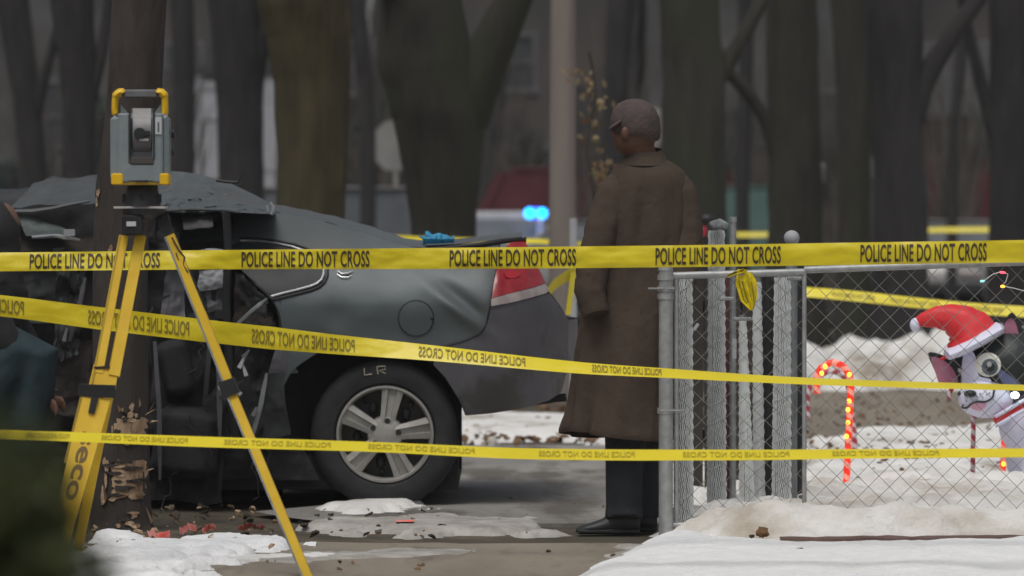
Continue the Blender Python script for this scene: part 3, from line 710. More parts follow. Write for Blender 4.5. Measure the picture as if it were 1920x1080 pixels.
# small thin post with red light next to the man
c = at(1322, 432, 26); root = thing('marker_lamp', 'tiny red lamp on a thin stake beside the man\'s elbow', 'lamp', (c.x, 26, 0))
mb = MB(); mb.tube([(c.x, 26, 0), (c.x, 26, c.z - .03)], .008, 6); obj('stake', mb, M['black'], root)
mb = MB(); mb.ell(c + Vector((-.008, 0, -.005)), (.020, .02, .03), 10, 8, fn=lambda d: 1 + .4 * fbm(d.x * 2, d.y, d.z * 2)); obj('lens', mb, M['candyr'], root)
mb = MB(); mb.ell(c + Vector((.01, 0, .06)), (.04, .03, .03), 10, 6); obj('hood', mb, M['black'], root)
# thin white post by the man's shoulder
c = at(1075, 410, 30); mb = MB(); mb.bbox((c.x, 30, c.z / 2), (.045, .02, c.z), .004)
tag(obj('stake', mb, M['trimw']), 'thin white stake standing just left of the man\'s shoulder', 'stake')

# ------------------------------------------------------------------ tapes
def ribbon(name, pts, label, text=None, mirror=False, spans=(), W=.076, m='tape', group='yellow police tapes', fill=.62, wave=.006, ink='ink', side=1, seed=0):
    """pts: (px, centre py, visible height px, Y)"""
    px0, px1 = pts[0][0], pts[-1][0]
    cy = [(p[0], p[1]) for p in pts]; ch = [(p[0], p[2]) for p in pts]; cY = [(p[0], p[3]) for p in pts]
    def S(px, t, off=0.0):
        Y = curve(cY, px); c = at(px, scurve(cy, px), Y); h = scurve(ch, px) * Y / F
        h = min(h, W * 1.15); dy = side * math.sqrt(max(0, W * W - h * h)) if h < W else 0
        tt = t - .5
        p = c + Vector((0, tt * dy, tt * h))
        p.y += wave * fbm(px * .008 + seed, t * .8, 2) * 2 - wave * 1.2 * (1 - 4 * tt * tt) * .5
        nrm = Vector((0, -h, dy)).normalized()
        return p + nrm * off
    a = at(px0, curve(cy, px0), curve(cY, px0))
    root = thing(name, label, 'tape', a, group)
    mb = MB(); n = int((px1 - px0) / 8)
    mb.grid(lambda u, v: S(lerp(px0, px1, u), v), n, 12)
    obj('strip', mb, M[m], root, clean=False)
    if text:
        for (a0, a1) in spans:
            cu = bpy.data.curves.new('lettering', 'FONT'); cu.body = text; cu.size = 1; cu.offset = .017; cu.space_character = 1.02; cu.resolution_u = 3
            to = bpy.data.objects.new('t', cu); C.objects.link(to)
            dg = bpy.context.evaluated_depsgraph_get(); dg.update()
            me = bpy.data.meshes.new_from_object(to.evaluated_get(dg)); bpy.data.objects.remove(to)
            bm = bmesh.new(); bm.from_mesh(me)
            bmesh.ops.triangulate(bm, faces=bm.faces)
            for _ in range(3):
                bmesh.ops.subdivide_edges(bm, edges=[e for e in bm.edges if e.calc_length() > .16], cuts=1); bmesh.ops.triangulate(bm, faces=bm.faces)
            xs = [v.co.x for v in bm.verts]; x0, x1 = min(xs), max(xs); y0, y1 = min(v.co.y for v in bm.verts), max(v.co.y for v in bm.verts)
            lo = .5 - fill / 2
            for v in bm.verts:
                u = (v.co.x - x0) / (x1 - x0); t = (v.co.y - y0) / (y1 - y0)
                if mirror: u = 1 - u
                v.co = S(lerp(a0, a1, u), lo + fill * t, .0030)
            bmesh.ops.recalc_face_normals(bm, faces=bm.faces)
            bm.to_mesh(me); bm.free(); me.materials.clear(); me.materials.append(M[ink])
            o = bpy.data.objects.new('lettering', me); C.objects.link(o); o.parent = root; o.matrix_parent_inverse = chain(root).inverted()
    return root
TXT = 'POLICE LINE DO NOT CROSS'
ribbon('police_tape', [(-260, 492, 35, 18.9), (0, 491, 35, 18.8), (400, 487, 36, 18.7), (900, 484, 40, 18.6), (1300, 480, 41, 18.5), (1650, 475, 42, 18.3), (1920, 471, 42, 18.2), (2200, 467, 43, 18.1)],
       'taut yellow police tape across the whole view, topmost, black lettering the right way round', TXT, False,
       [(-335, -93), (56, 300), (453, 693), (843, 1080), (1229, 1464), (1613, 1850), (2000, 2200)], m='tape', fill=.80)
ribbon('police_tape', [(-300, 545, 40, 18.5), (0, 573, 40, 18.5), (180, 596, 42, 18.5), (400, 622, 46, 18.5), (600, 643, 38, 18.5), (800, 661, 29, 18.5), (1080, 689, 21, 18.45), (1240, 699, 17, 18.4), (1500, 714, 12, 18.35), (1920, 727, 10, 18.3), (2200, 733, 9, 18.2)],
       'slanting yellow police tape below the top one, mirrored lettering, twisting thin to the right', TXT, True,
       [(-160, 45), (165, 355), (472, 665), (785, 985), (1110, 1240)], m='tape', fill=.66, ink='ink2', wave=.004)
ribbon('police_tape', [(-200, 808, 15, 17.2), (0, 814, 16, 17.2), (160, 820, 16, 17.2), (400, 829, 18, 17.2), (700, 838, 17, 17.25), (1000, 851, 19, 17.3), (1400, 853, 18, 17.3), (1600, 851, 16, 17.3), (1920, 849, 15, 17.25), (2100, 848, 14, 17.2)],
       'lowest yellow police tape in front of the tripod and the fence, folded narrow', TXT, True,
       [(50, 130), (190, 352), (420, 620), (690, 890), (1010, 1190), (1280, 1480), (1560, 1760)], m='tape', fill=.5, ink='ink3', side=1, wave=.004)
ribbon('police_tape', [(600, 436, 9, 34), (735, 445, 9, 34), (850, 450, 9, 34), (1000, 452, 9, 34.1), (1100, 458, 9, 34.2), (1180, 462, 9, 34.3)],
       'distant yellow tape passing behind the boot of the wreck', None, m='tape2', wave=.01)
ribbon('police_tape', [(1495, 546, 18, 29), (1600, 555, 19, 29), (1750, 571, 19, 29), (1850, 580, 20, 29), (2050, 592, 20, 29)],
       'yellow tape across the yard behind the chain-link fence', TXT, False, [(1560, 1640), (1670, 1760), (1790, 1880)], m='tape2', ink='ink2', fill=.45)
ribbon('police_tape', [(1380, 440, 8, 58), (1420, 440, 8, 58), (1500, 438, 8, 58)], 'short far strip of yellow tape under the teal car', None, m='tape2')
ribbon('police_tape', [(1730, 432, 9, 58), (1780, 431, 9, 58), (1900, 430, 9, 58)], 'far strip of yellow tape under the pale car at right', None, m='tape2')
# short slack end next to the tail lamp
mb = MB(); A = [at(1022, 545, 25), at(1040, 522, 25), at(1064, 506, 25), at(1080, 498, 25)]
mb.grid(lambda u, v: (A[min(2, int(u*3))].lerp(A[min(2, int(u*3)) + 1], u*3 - min(2, int(u*3))) + Vector((0, .03 * v, -.06 * v))), 12, 3)
tag(obj('tape_end', mb, M['tape2']), 'short slanting piece of yellow tape beside the tail lamp', 'tape', 'yellow police tapes')
mb = MB(); A = [at(1070, 510, 25), at(1066, 545, 25), at(1060, 590, 25)]
mb.grid(lambda u, v: (A[min(1, int(u*2))].lerp(A[min(1, int(u*2)) + 1], u*2 - min(1, int(u*2))) + Vector((.028 * v, .02 * v, 0))), 8, 2)
tag(obj('tape_end', mb, M['tape2']), 'short hanging strip of yellow tape between bumper and coat', 'tape', 'yellow police tapes')


# ------------------------------------------------------------------ shared shape tools
def beam(mb, a, b, w0, w1, th, mi=0):
    """flat bar from a to b: w = width seen from the front, th = thickness in depth"""
    a = Vector(a); b = Vector(b); d = (b - a).normalized()
    s = d.cross(Vector((0, 1, 0))).normalized(); t = s.cross(d).normalized()
    vs = []
    for p, w in ((a, w0), (b, w1)):
        for (i, j) in ((-1, -1), (1, -1), (1, 1), (-1, 1)): vs.append(p + s * i * w / 2 + t * j * th / 2)
    mb.add(vs, [(3, 2, 1, 0), (4, 5, 6, 7), (0, 1, 5, 4), (1, 2, 6, 5), (2, 3, 7, 6), (3, 0, 4, 7)], mi)
def poly_patch(poly, f, cell=6, th=0.0):
    """polygon given in pixels, cut fine, every vertex placed by f(px, py)"""
    bm = bmesh.new(); vs = [bm.verts.new((p[0], p[1], 0)) for p in poly]; bm.faces.new(vs)
    bmesh.ops.triangulate(bm, faces=bm.faces)
    for _ in range(5):
        es = [e for e in bm.edges if e.calc_length() > cell * 1.6]
        if not es: break
        bmesh.ops.subdivide_edges(bm, edges=es, cuts=1); bmesh.ops.triangulate(bm, faces=bm.faces)
    bmesh.ops.beautify_fill(bm, faces=bm.faces, edges=bm.edges)
    mb = MB(); bm.verts.index_update()
    vs = [f(v.co.x, v.co.y) for v in bm.verts]
    fs = [[v.index for v in fc.verts] for fc in bm.faces]
    mb.add(vs, fs)
    if th:
        n = len(vs); mb.add([v + Vector((0, th, 0)) for v in vs], [])
        for e in bm.edges:
            if e.is_boundary: mb.f.append([e.verts[0].index, e.verts[1].index, e.verts[1].index + n, e.verts[0].index + n]); mb.m.append(0)
    bm.free(); return mb
def smooth_poly(pts, n=4):
    out = []; N = len(pts)
    for i in range(N):
        p0, p1, p2, p3 = [pts[(i + k - 1) % N] for k in range(4)]
        for j in range(n):
            t = j / n
            out.append(tuple(.5 * (2*p1[a] + (p2[a] - p0[a]) * t + (2*p0[a] - 5*p1[a] + 4*p2[a] - p3[a]) * t*t + (3*p1[a] - p0[a] - 3*p2[a] + p3[a]) * t**3) for a in (0, 1)))
    return out
def fuse(mb, voxel, name, mats, sm=6):
    """melt overlapping shapes into one continuous skin"""
    o = bpy.data.objects.new('t', mesh('t', mb, mats)); C.objects.link(o)
    r = o.modifiers.new('r', 'REMESH'); r.mode = 'VOXEL'; r.voxel_size = voxel; r.use_smooth_shade = True
    q = o.modifiers.new('s', 'SMOOTH'); q.factor = .5; q.iterations = sm
    dg = bpy.context.evaluated_depsgraph_get(); dg.update()
    me = bpy.data.meshes.new_from_object(o.evaluated_get(dg)); me.name = name
    bpy.data.objects.remove(o)
    return me
def sheet(c4, Yn, m, name, parent, amp=.02, fs=9, n=26, seed=0, fold=0.0, th=.004, jag=.0):
    amp *= .65
    """crumpled sheet; c4 = (px, py, depth offset) corners: lower-left, lower-right, upper-right, upper-left"""
    P = [at(a, b, Yn + (c[0] if c else 0)) for a, b, *c in c4]; mb = MB()
    def f(u, v):
        if jag:
            v = v * (1 - jag * abs(fbm(u * 7 + seed, 3.1)) * (v > .5)) + jag * abs(fbm(u * 7 + seed, 9.1)) * (v < .5) * .6
            u = u * (1 - jag * abs(fbm(v * 7, seed + 5.1)) * (u > .5)) + jag * abs(fbm(v * 7, seed + 8.1)) * (u < .5) * .6
        p = P[0].lerp(P[1], u).lerp(P[3].lerp(P[2], u), v)
        k = fbm(p.x * fs + seed, p.z * fs, seed) + .5 * abs(fbm(p.x * fs * 2.3, p.z * fs * 1.4 + seed, 4)) + fold * abs(math.sin(u * 9 + v * 3 + seed))
        return p + Vector((amp * .3 * fbm(p.z * fs, seed), -amp * k, amp * .4 * fbm(p.x * fs, p.z * fs + seed, 2)))
    mb.grid(f, n, n)
    n0 = len(mb.v); b = [i for i in range(n + 1)]
    mb.add([Vector(mb.v[i]) + Vector((0, th, 0)) for i in range(n0)], [])
    W_ = n + 1
    ring = [i for i in range(W_)] + [k * W_ + n for k in range(1, W_)] + [n * W_ + k for k in range(n - 1, -1, -1)] + [k * W_ for k in range(n - 1, 0, -1)]
    for k in range(len(ring)):
        a, b2 = ring[k], ring[(k + 1) % len(ring)]; mb.f.append([a, b2, b2 + n0, a + n0]); mb.m.append(0)
    return obj(name, mb, m, parent, clean=False)

# ------------------------------------------------------------------ scraped tree
TY = 20.5
b0 = gp(228, 990)
tree = thing('bare_tree', 'slim brown tree the car hit, bark scraped off near the ground, behind the tripod', 'tree', (b0.x, TY, 0))
TC = [(-900, 318, 44), (-300, 288, 48), (0, 262, 51), (200, 250, 51), (330, 236, 51), (450, 226, 51), (700, 225, 52), (900, 226, 55), (990, 228, 60), (1010, 228, 72)]
mb = MB(); pts = []; rr = []
for k in range(60):
    py = lerp(1010, -900, (k / 59) ** 1.25); cx = scurve([(a, b) for a, b, c in TC], py); ww = scurve([(a, c) for a, b, c in TC], py)
    pts.append(at(cx, py, TY)); rr.append(ww * TY / F)
def tfn(i, an): return 1 + .05 * fbm(math.cos(an) * 2, math.sin(an) * 2, pts[i].z * 2) + .05 * fbm(math.cos(an) * 7, math.sin(an) * 7, pts[i].z * 3, 2)
mb.tube(pts, rr, 40, fn=tfn); obj('trunk', mb, M['bark_r'], tree)
for k, (z, a) in enumerate(((3.6, .6), (3.9, 2.9), (4.1, 5))):
    mb = MB(); c = at(305, -600, TY); q = [Vector((c.x, TY, z))]
    for s in range(8): q.append(q[-1] + Vector((math.cos(a) * .25, math.sin(a) * .25, .28 + .03 * s)))
    mb.tube(q, [.05 * .86 ** s for s in range(9)], 8); obj('limb', mb, M['bark_r'], tree)
def bark_pt(px, py, off):
    cx = scurve([(a, b) for a, b, c in TC], py); ww = scurve([(a, c) for a, b, c in TC], py)
    t = max(-.995, min(.995, (px - cx) / ww)); p = at(cx, py, TY); r_ = ww * TY / F
    return Vector((p.x + t * (r_ + off), TY - math.sqrt(1 - t * t) * (r_ + off), p.z))
rnd = random.Random(12)
def scrape(x0, x1, y0, y1, cnt, w0, w1, h0, h1, seed):
    r2 = random.Random(seed)
    for k in range(cnt):
        cx = r2.uniform(x0, x1); cy = r2.uniform(y0, y1); ww = r2.uniform(w0, w1); hh = r2.uniform(h0, h1); n8 = 11
        P = [(cx + ww * math.cos(2*PI*q/n8) * r2.uniform(.55, 1.1), cy + hh * math.sin(2*PI*q/n8) * r2.uniform(.5, 1.15)) for q in range(n8)]
        mb = poly_patch(P, lambda x, y: bark_pt(x, y, .0045 + .0006 * k + .005 * abs(fbm(x * .25, y * .06, seed + k))), 4, .012)
        obj('scraped_wood', mb, M['wood' if r2.random() < .72 else 'bark_r'], tree, clean=False)
def backing(poly, seed):
    r2 = random.Random(seed); P = []
    for a, b in zip(poly, poly[1:] + poly[:1]):
        for k in range(6): P.append((lerp(a[0], b[0], k/6) + r2.uniform(-4, 4), lerp(a[1], b[1], k/6) + r2.uniform(-5, 5)))
    obj('scraped_wood', poly_patch(P, lambda x, y: bark_pt(x, y, .0035 + .0045 * abs(fbm(x * .3, y * .05, seed))), 4, .010), M['wood'], tree, clean=False)
backing([(214, 796), (232, 782), (250, 790), (272, 784), (274, 826), (214, 830)], 1)
backing([(212, 878), (226, 860), (246, 868), (272, 862), (275, 890), (262, 900), (274, 914), (266, 934), (238, 926), (212, 936), (220, 905)], 2)
r3 = random.Random(31)
for k in range(9):
    cx = r3.uniform(212, 268); cy = r3.uniform(862, 930)
    P = [(cx + r3.uniform(9, 22) * math.cos(2*PI*q/9) , cy + r3.uniform(2, 4.5) * math.sin(2*PI*q/9) + .12 * (q % 3)) for q in range(9)]
    obj('bark_strip', poly_patch(P, lambda x, y: bark_pt(x, y, .010 + .003 * fbm(x * .2, y * .1, k)), 4, .008), M['bark_r'], tree, clean=False)
scrape(212, 268, 788, 832, 6, 5, 12, 4, 10, 1)
scrape(236, 276, 758, 790, 9, 3, 9, 3, 9, 2)
scrape(214, 266, 864, 930, 8, 6, 16, 2, 6, 3)
scrape(199, 206, 858, 932, 6, 3, 5, 10, 22, 4)
scrape(225, 258, 958, 984, 6, 4, 12, 3, 7, 5)
scrape(206, 222, 462, 492, 4, 3, 7, 4, 9, 6)
scrape(262, 274, 464, 484, 3, 3, 6, 4, 8, 7)
scrape(184, 190, 352, 380, 2, 3, 5, 6, 12, 8)
for (x, y, l, a) in ((272, 775, 22, .5), (280, 768, 18, 1.1), (262, 760, 16, 1.6), (230, 768, 14, 2.0), (284, 790, 16, .1), (205, 932, 30, 1.7), (282, 978, 34, 1.9), (276, 880, 12, .3)):
    p = bark_pt(x, y, .012); mb = MB(); q = p + Vector((math.cos(a), -.5, math.sin(a))) * l / 437; sgn = Vector((.006, 0, .006))
    mb.add([p - sgn, p + sgn, q, p + Vector((0, .012, 0))], [(0, 1, 2), (1, 3, 2), (3, 0, 2), (0, 3, 1)]); obj('splinter', mb, M['wood'], tree, smooth=False)

# ------------------------------------------------------------------ wrecked car
CY = 21.75; CM = CY + .92
wb = at(712, 955, CY)
wreck = thing('wrecked_car', 'dark grey sedan with its front and doors torn open against the scraped tree', 'car', (wb.x, CY, 0))
def g2(x, y, cx, cy, sx, sy): return math.exp(-((x - cx) / sx) ** 2 - ((y - cy) / sy) ** 2)
def dep(x, y):
    d = 0.0
    if y < 575: d += .30 * min(1.4, ((575 - y) / 150)) ** 1.7
    if y > 640: d += .05 * ((y - 640) / 150) ** 2
    d -= .009 * math.exp(-((y - 590) / 30) ** 2)
    if x > 885: d += .52 * ((x - 885) / 185) ** 2.6
    # dents
    rx = (x - 875) * .8 + (y - 570) * .6; ry = -(x - 875) * .6 + (y - 570) * .8
    d += .024 * math.exp(-(rx / 60) ** 2 - (ry / 14) ** 2) - .018 * math.exp(-(rx / 60) ** 2 - ((ry - 20) / 12) ** 2)
    d += .014 * g2(x, y, 630, 590, 30, 26) + .010 * g2(x, y, 590, 640, 40, 20)
    d += .008 * fbm(x * .008, y * .010, 3, 2)
    return d
def SK(x, y, off=0.0): return at(x, y, CY) + Vector((0, dep(x, y) - off, 0))
def mir(p): return Vector((p.x, 2 * CM - p.y, p.z))
topc = [(425, 398), (470, 395), (515, 399), (580, 411), (640, 426), (700, 444), (755, 461), (800, 466), (860, 464), (925, 456), (975, 452), (990, 470)]
archc = [(524, 742), (545, 700), (570, 678), (600, 660), (640, 648), (700, 642), (760, 650), (800, 670), (835, 705), (862, 750), (872, 778)]
qb = [(425, 440), (445, 500), (500, 552), (514, 562), (524, 600), (527, 650), (529, 742)]
seam = [(800, 668), (826, 651), (870, 638), (900, 626), (912, 606), (920, 570), (926, 530), (936, 490), (955, 452)]
def skin_strip(name, x0, x1, top, bot, m, n, k, both=True):
    for mm in ((0, 1) if both else (0,)):
        mb = MB()
        def f(u, v):
            x = lerp(x0, x1, u); p = SK(x, lerp(bot(x), top(x), v)); return mir(p) if mm else p
        mb.grid(f, n, k); obj(name, mb, m, wreck, clean=False)
seamy = lambda x: curve(seam, x)
skin_strip('quarter_panel', 425, 527, lambda x: scurve(topc, x), lambda x: curve(qb, x), M['paint'], 30, 40)
skin_strip('quarter_panel', 527, 936, lambda x: scurve(topc, x), lambda x: (scurve(archc, x) if x < 812 else seamy(x) - 1.5), M['paint'], 90, 60)
bt = [(812, 665), (826, 653), (870, 640), (900, 628), (914, 608), (922, 574), (960, 567), (1000, 560), (1030, 552), (1045, 570), (1060, 590), (1068, 605)]
bb = [(812, 684), (835, 708), (862, 752), (872, 780), (920, 776), (980, 768), (1030, 756), (1055, 742), (1068, 690)]
skin_strip('rear_bumper', 813, 1068, lambda x: curve(bt, x), lambda x: curve(bb, x), M['paintd'], 70, 40)
mb = MB()      # rear face between both sides
mb.grid(lambda u, v: (lambda p, q: p.lerp(q, u) + Vector((.05 * math.sin(PI * u), 0, 0)))(SK(1068, lerp(690, 605, v)), mir(SK(1068, lerp(690, 605, v)))), 16, 10)
obj('rear_fascia', mb, M['paintd'], wreck)
mb = MB(); mb.grid(lambda u, v: (lambda x: SK(x, curve(bb, x)).lerp(mir(SK(x, curve(bb, x))), v))(lerp(872, 1066, u)), 24, 6); obj('bumper_underside', mb, M['black'], wreck)
mb = MB()      # deck and rear shelf from side to side
mb.grid(lambda u, v: (lambda x: (lambda p, q: p.lerp(q, v) + Vector((0, 0, .03 * math.sin(PI * v) - .006 * fbm(x * .03, v * 4))))(SK(x, scurve(topc, x)), mir(SK(x, scurve(topc, x)))))(lerp(425, 860, u)), 60, 14)
obj('rear_deck', mb, M['paint'], wreck)
mb = MB()      # sprung boot lid
lidt = [(795, 466), (860, 463), (920, 456), (978, 450)]
mb.grid(lambda u, v: (lambda x: (lambda p, q: p.lerp(q, v) + Vector((0, 0, .02 * math.sin(PI * v))))(SK(x, curve(lidt, x)) + Vector((0, .05, .012)), mir(SK(x, curve(lidt, x))) + Vector((0, -.05, .012))))(lerp(795, 980, u)), 24, 10)
mb.grid(lambda u, v: (lambda p, q: p.lerp(q, v))(SK(980, lerp(505, 450, u)) + Vector((.02 * u, .05, .012)), mir(SK(980, lerp(505, 450, u)))), 8, 10)
bl = obj('boot_lid', mb, M['paint'], wreck)
mb = MB(); mb.tube([SK(x, y, .012) for x, y in ((790, 467), (830, 465), (860, 463), (900, 459), (940, 453), (978, 449), (986, 454))], [.004, .007, .01, .013, .013, .011, .006], 10); obj('lid_seal', mb, M['black'], bl)
# seams, window, trim
def line(pl, r, m, name, off=.004, parent=None, n=6, sm=True, tap=None):
    pts = []
    for (a, b) in zip(pl, pl[1:]):
        for k in range(4): pts.append((lerp(a[0], b[0], k/4), lerp(a[1], b[1], k/4)))
    pts.append(pl[-1])
    mb = MB(); mb.tube([SK(x, y, off) for x, y in pts], r, n); return obj(name, mb, M[m], parent or wreck)
line(smooth_poly([(440, 505), (480, 535), (508, 560), (522, 585), (527, 615), (527, 655), (520, 700)], 4)[:-8], .0035, 'black', 'door_gap', .001)
line([(826, 652), (870, 639), (898, 627), (910, 612), (917, 585), (924, 540), (932, 500)], .0045, 'black', 'bumper_gap', 0)
win = smooth_poly([(430, 462), (470, 452), (520, 458), (560, 468), (592, 486), (607, 505), (603, 526), (588, 537), (550, 545), (512, 554), (480, 530), (445, 500)], 3)
mb = poly_patch(win, lambda x, y: SK(x, y, .006), 8); obj('side_glass', mb, M['glassd'], wreck, clean=False)
line([(446, 452), (470, 452), (495, 454), (520, 458), (545, 463), (568, 471), (588, 482), (600, 494), (606, 506), (606, 515), (602, 525), (594, 532), (582, 537), (560, 543), (535, 549), (509, 556)], .0065, 'chrome', 'window_trim', .012, n=8)
line([(444, 447), (470, 447), (497, 449), (522, 453), (548, 458), (572, 466), (594, 477), (607, 491), (613, 505), (613, 517), (608, 529), (598, 538), (584, 544), (561, 550), (536, 556), (511, 562)], .006, 'black', 'window_seal', .006)
fc = [(780 + 33 * math.cos(2*PI*k/28), 596 + 33 * math.sin(2*PI*k/28)) for k in range(28)]
mb = poly_patch(fc, lambda x, y: SK(x, y, .004), 9); fd = obj('fuel_door', mb, M['paint'], wreck, clean=False)
line(fc + [fc[0]], .0028, 'black', 'door_gap', .004, fd)
mb = MB(); mb.bbox(SK(810, 597, .006), (.014, .01, .012), .003); obj('latch', mb, M['black'], fd)
# leaping emblem on the pillar: a slim swept pair of strokes
mb = MB()
mb.tube([SK(x, y, .01) for x, y in ((632, 508), (640, 514), (652, 513), (662, 508))], [.002, .005, .005, .002], 6)
mb.tube([SK(x, y, .01) for x, y in ((631, 514), (640, 520), (652, 520), (660, 515))], [.0015, .003, .003, .001], 6)
obj('emblem', mb, M['chrome'], wreck)
# lamp
lampR = [(958, 455), (984, 452), (992, 466), (1001, 490), (1016, 515), (1024, 533), (1000, 540), (960, 549), (922, 559), (926, 530), (934, 495), (945, 468)]
mb = poly_patch(lampR, lambda x, y: SK(x, y, .010 + .004 * math.sin(x * .25)), 7, .02); tl = obj('tail_lamp', mb, M['red'], wreck, clean=False)
mb = poly_patch([(921, 560), (960, 550), (1000, 541), (1024, 534), (1031, 545), (1026, 551), (1000, 558), (960, 567), (921, 574)], lambda x, y: SK(x, y, .011), 7, .02); obj('reverse_lens', mb, M['lens'], tl, clean=False)
mb = poly_patch([(946, 512), (958, 508), (972, 510), (976, 517), (966, 522), (950, 521)], lambda x, y: SK(x, y, .016), 8, .004); obj('lamp_bulb', mb, mat('bright_red_reflector', (.42, .02, .03), .3), tl, clean=False)
# wheel
WX, WYp = 722, 814; wc = at(WX, WYp, CY + .07)
wheel = bpy.data.objects.new('wheel', None); C.objects.link(wheel); wheel.parent = wreck; wheel.matrix_parent_inverse = chain(wreck).inverted(); wheel.location = wc
def wp(dx, dz, dy): return wc + Vector((dx, dy, dz))
mb = MB(); prof = [(.222, .012), (.236, -.014), (.27, -.022), (.305, -.016), (.33, .01), (.342, .04), (.345, .10), (.342, .19), (.32, .23), (.24, .24)]
n = 72; vs = []
for (r_, y_) in prof:
    for k in range(n): a = 2*PI*k/n; rj = r_ * (1 - (.012 if (k % 2 and r_ > .335) else 0)); vs.append(wp(math.cos(a) * rj, math.sin(a) * rj, y_))
mb.add(vs, [(j*n + k, j*n + (k+1) % n, (j+1)*n + (k+1) % n, (j+1)*n + k) for j in range(len(prof) - 1) for k in range(n)])
obj('tyre', mb, M['tyre'], wheel)
mb = MB(); mb.disc(wp(0, 0, .075), .222, 48, th=.01); obj('wheel_back', mb, M['rimd'], wheel)
mb = MB(); prof = [(.222, .06), (.224, .012), (.222, -.006), (.212, -.008), (.205, .004), (.20, .05)]; vs = []
for (r_, y_) in prof:
    for k in range(n): a = 2*PI*k/n; vs.append(wp(math.cos(a) * r_, math.sin(a) * r_, y_))
mb.add(vs, [(j*n + k, j*n + (k+1) % n, (j+1)*n + (k+1) % n, (j+1)*n + k) for j in range(len(prof) - 1) for k in range(n)])
obj('rim', mb, M['rim'], wheel)
for k in range(5):
    a = R(80 + 72 * k); d = Vector((math.cos(a), 0, math.sin(a))); s = Vector((-math.sin(a), 0, math.cos(a)))
    mb = MB()
    prof = [(-1, .03), (-.96, .004), (-.42, -.004), (-.30, .014), (.30, .014), (.42, -.004), (.96, .004), (1, .03)]
    vs = []
    for (r_, hw_, dz) in ((.05, .034, -.012), (.10, .038, -.006), (.16, .045, 0), (.212, .054, .002)):
        for (q, y_) in prof: vs.append(wc + d * r_ + s * q * hw_ + Vector((0, y_ + dz, 0)))
    n8 = len(prof); mb.add(vs, [(j*n8 + i, j*n8 + i + 1, (j+1)*n8 + i + 1, (j+1)*n8 + i) for j in range(3) for i in range(n8 - 1)])
    obj('spoke', mb, M['rim'], wheel)
    a2 = a + R(36); d2 = Vector((math.cos(a2), 0, math.sin(a2)))
    mb = MB(); mb.disc(wc + d * .062 + Vector((0, -.0165, 0)), .013, 12, th=.01); obj('lug_hole', mb, M['black'], wheel)
    mb = MB(); mb.ell(wc + d2 * .13 + Vector((0, .06, 0)), (.02, .012, .03), 10, 8); mb.ell(wc + d2 * .165 + s * .02 + Vector((0, .062, 0)), (.014, .01, .014), 8, 6); obj('wheel_vent', mb, M['black'], wheel)
mb = MB(); mb.tube([wc + Vector((0, .03, 0)), wc + Vector((0, -.006, 0)), wc + Vector((0, -.014, 0)), wc + Vector((0, -.018, 0))], [.085, .078, .05, .024], 32); obj('hub_cap', mb, M['rim'], wheel)
def stroke(pl, label=None):
    mb = MB(); mb.tube([at(x, y, CY + .07) + Vector((0, -.024, 0)) for x, y in pl], .0028, 5); obj('chalk_stroke', mb, M['chalk'], wheel)
stroke([(683, 690), (684, 703), (698, 701)]); stroke([(709, 701), (707, 687)]); stroke([(707, 687), (722, 686), (723, 692), (711, 694), (723, 700)])
# wheel house and underbody
mb = MB(); mb.grid(lambda u, v: (lambda x, y: at(x, y, CY + lerp(.02, .42, v)))(*(lambda a: (706 + 172 * math.cos(a), 815 - 165 * math.sin(a)))(PI * (1.02 * u - .02))), 30, 6); obj('wheel_house', mb, M['black'], wreck)
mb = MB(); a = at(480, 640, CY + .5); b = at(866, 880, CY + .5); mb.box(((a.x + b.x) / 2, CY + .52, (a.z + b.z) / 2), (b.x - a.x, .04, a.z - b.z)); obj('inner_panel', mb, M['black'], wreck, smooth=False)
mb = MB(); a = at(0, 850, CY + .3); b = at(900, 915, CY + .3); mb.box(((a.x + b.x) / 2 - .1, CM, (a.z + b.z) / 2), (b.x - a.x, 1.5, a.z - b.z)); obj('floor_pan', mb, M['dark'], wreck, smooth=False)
mb = MB(); cc = at(WX, WYp, CY + 1.55); mb.tube([cc, cc + Vector((0, .22, 0))], .335, 40); obj('far_wheel', mb, M['tyre'], wreck)
mb = MB(); mb.tube([at(1005, 752, CY + .6), at(1040, 747, CY + .6), at(1062, 745, CY + .6)], .02, 10); obj('exhaust_tip', mb, M['black'], wreck)
# front wreckage
D = CY
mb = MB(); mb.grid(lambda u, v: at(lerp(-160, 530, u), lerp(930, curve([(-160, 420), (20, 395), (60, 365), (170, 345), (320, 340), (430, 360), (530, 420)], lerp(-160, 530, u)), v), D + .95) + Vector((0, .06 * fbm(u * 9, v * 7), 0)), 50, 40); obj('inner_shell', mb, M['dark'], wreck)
S = sheet
mb = MB(); rp = [(300, 321), (340, 322), (385, 330), (425, 341), (460, 357), (492, 373), (516, 388)]
mb = MB()
mb.grid(lambda u, v: (lambda x: (lambda y0, y1: at(x, lerp(y0, y1, v) + 3 * fbm(x * .03, v * 3) * (0 < v < 1), D + .06 + .85 * v ** 1.5 - .05 * abs(fbm(x * .01 + v * 2.0, (v - x * .0022) * 7, 1)) - .03 * fbm(x * .05, v * 6 + x * .02)))(curve([(300, 397), (440, 398), (516, 402)], x), scurve(rp, x)))(lerp(296, 516, u)), 60, 30)
obj('roof_panel', mb, M['paint'], wreck, clean=False)
mb = MB(); mb.tube([at(x, y, D + .02) for x, y in ((506, 380), (512, 388), (513, 396), (508, 402))], .009, 6); mb.tube([at(x, y, D + .02) for x, y in ((500, 384), (503, 397))], .006, 6); obj('torn_trim', mb, M['white_cl'], wreck)
mb = MB(); mb.tube([at(x, y, D - .01) for x, y in ((305, 396), (360, 393), (420, 395), (450, 399))], .006, 6); obj('roof_seal', mb, M['black'], wreck)
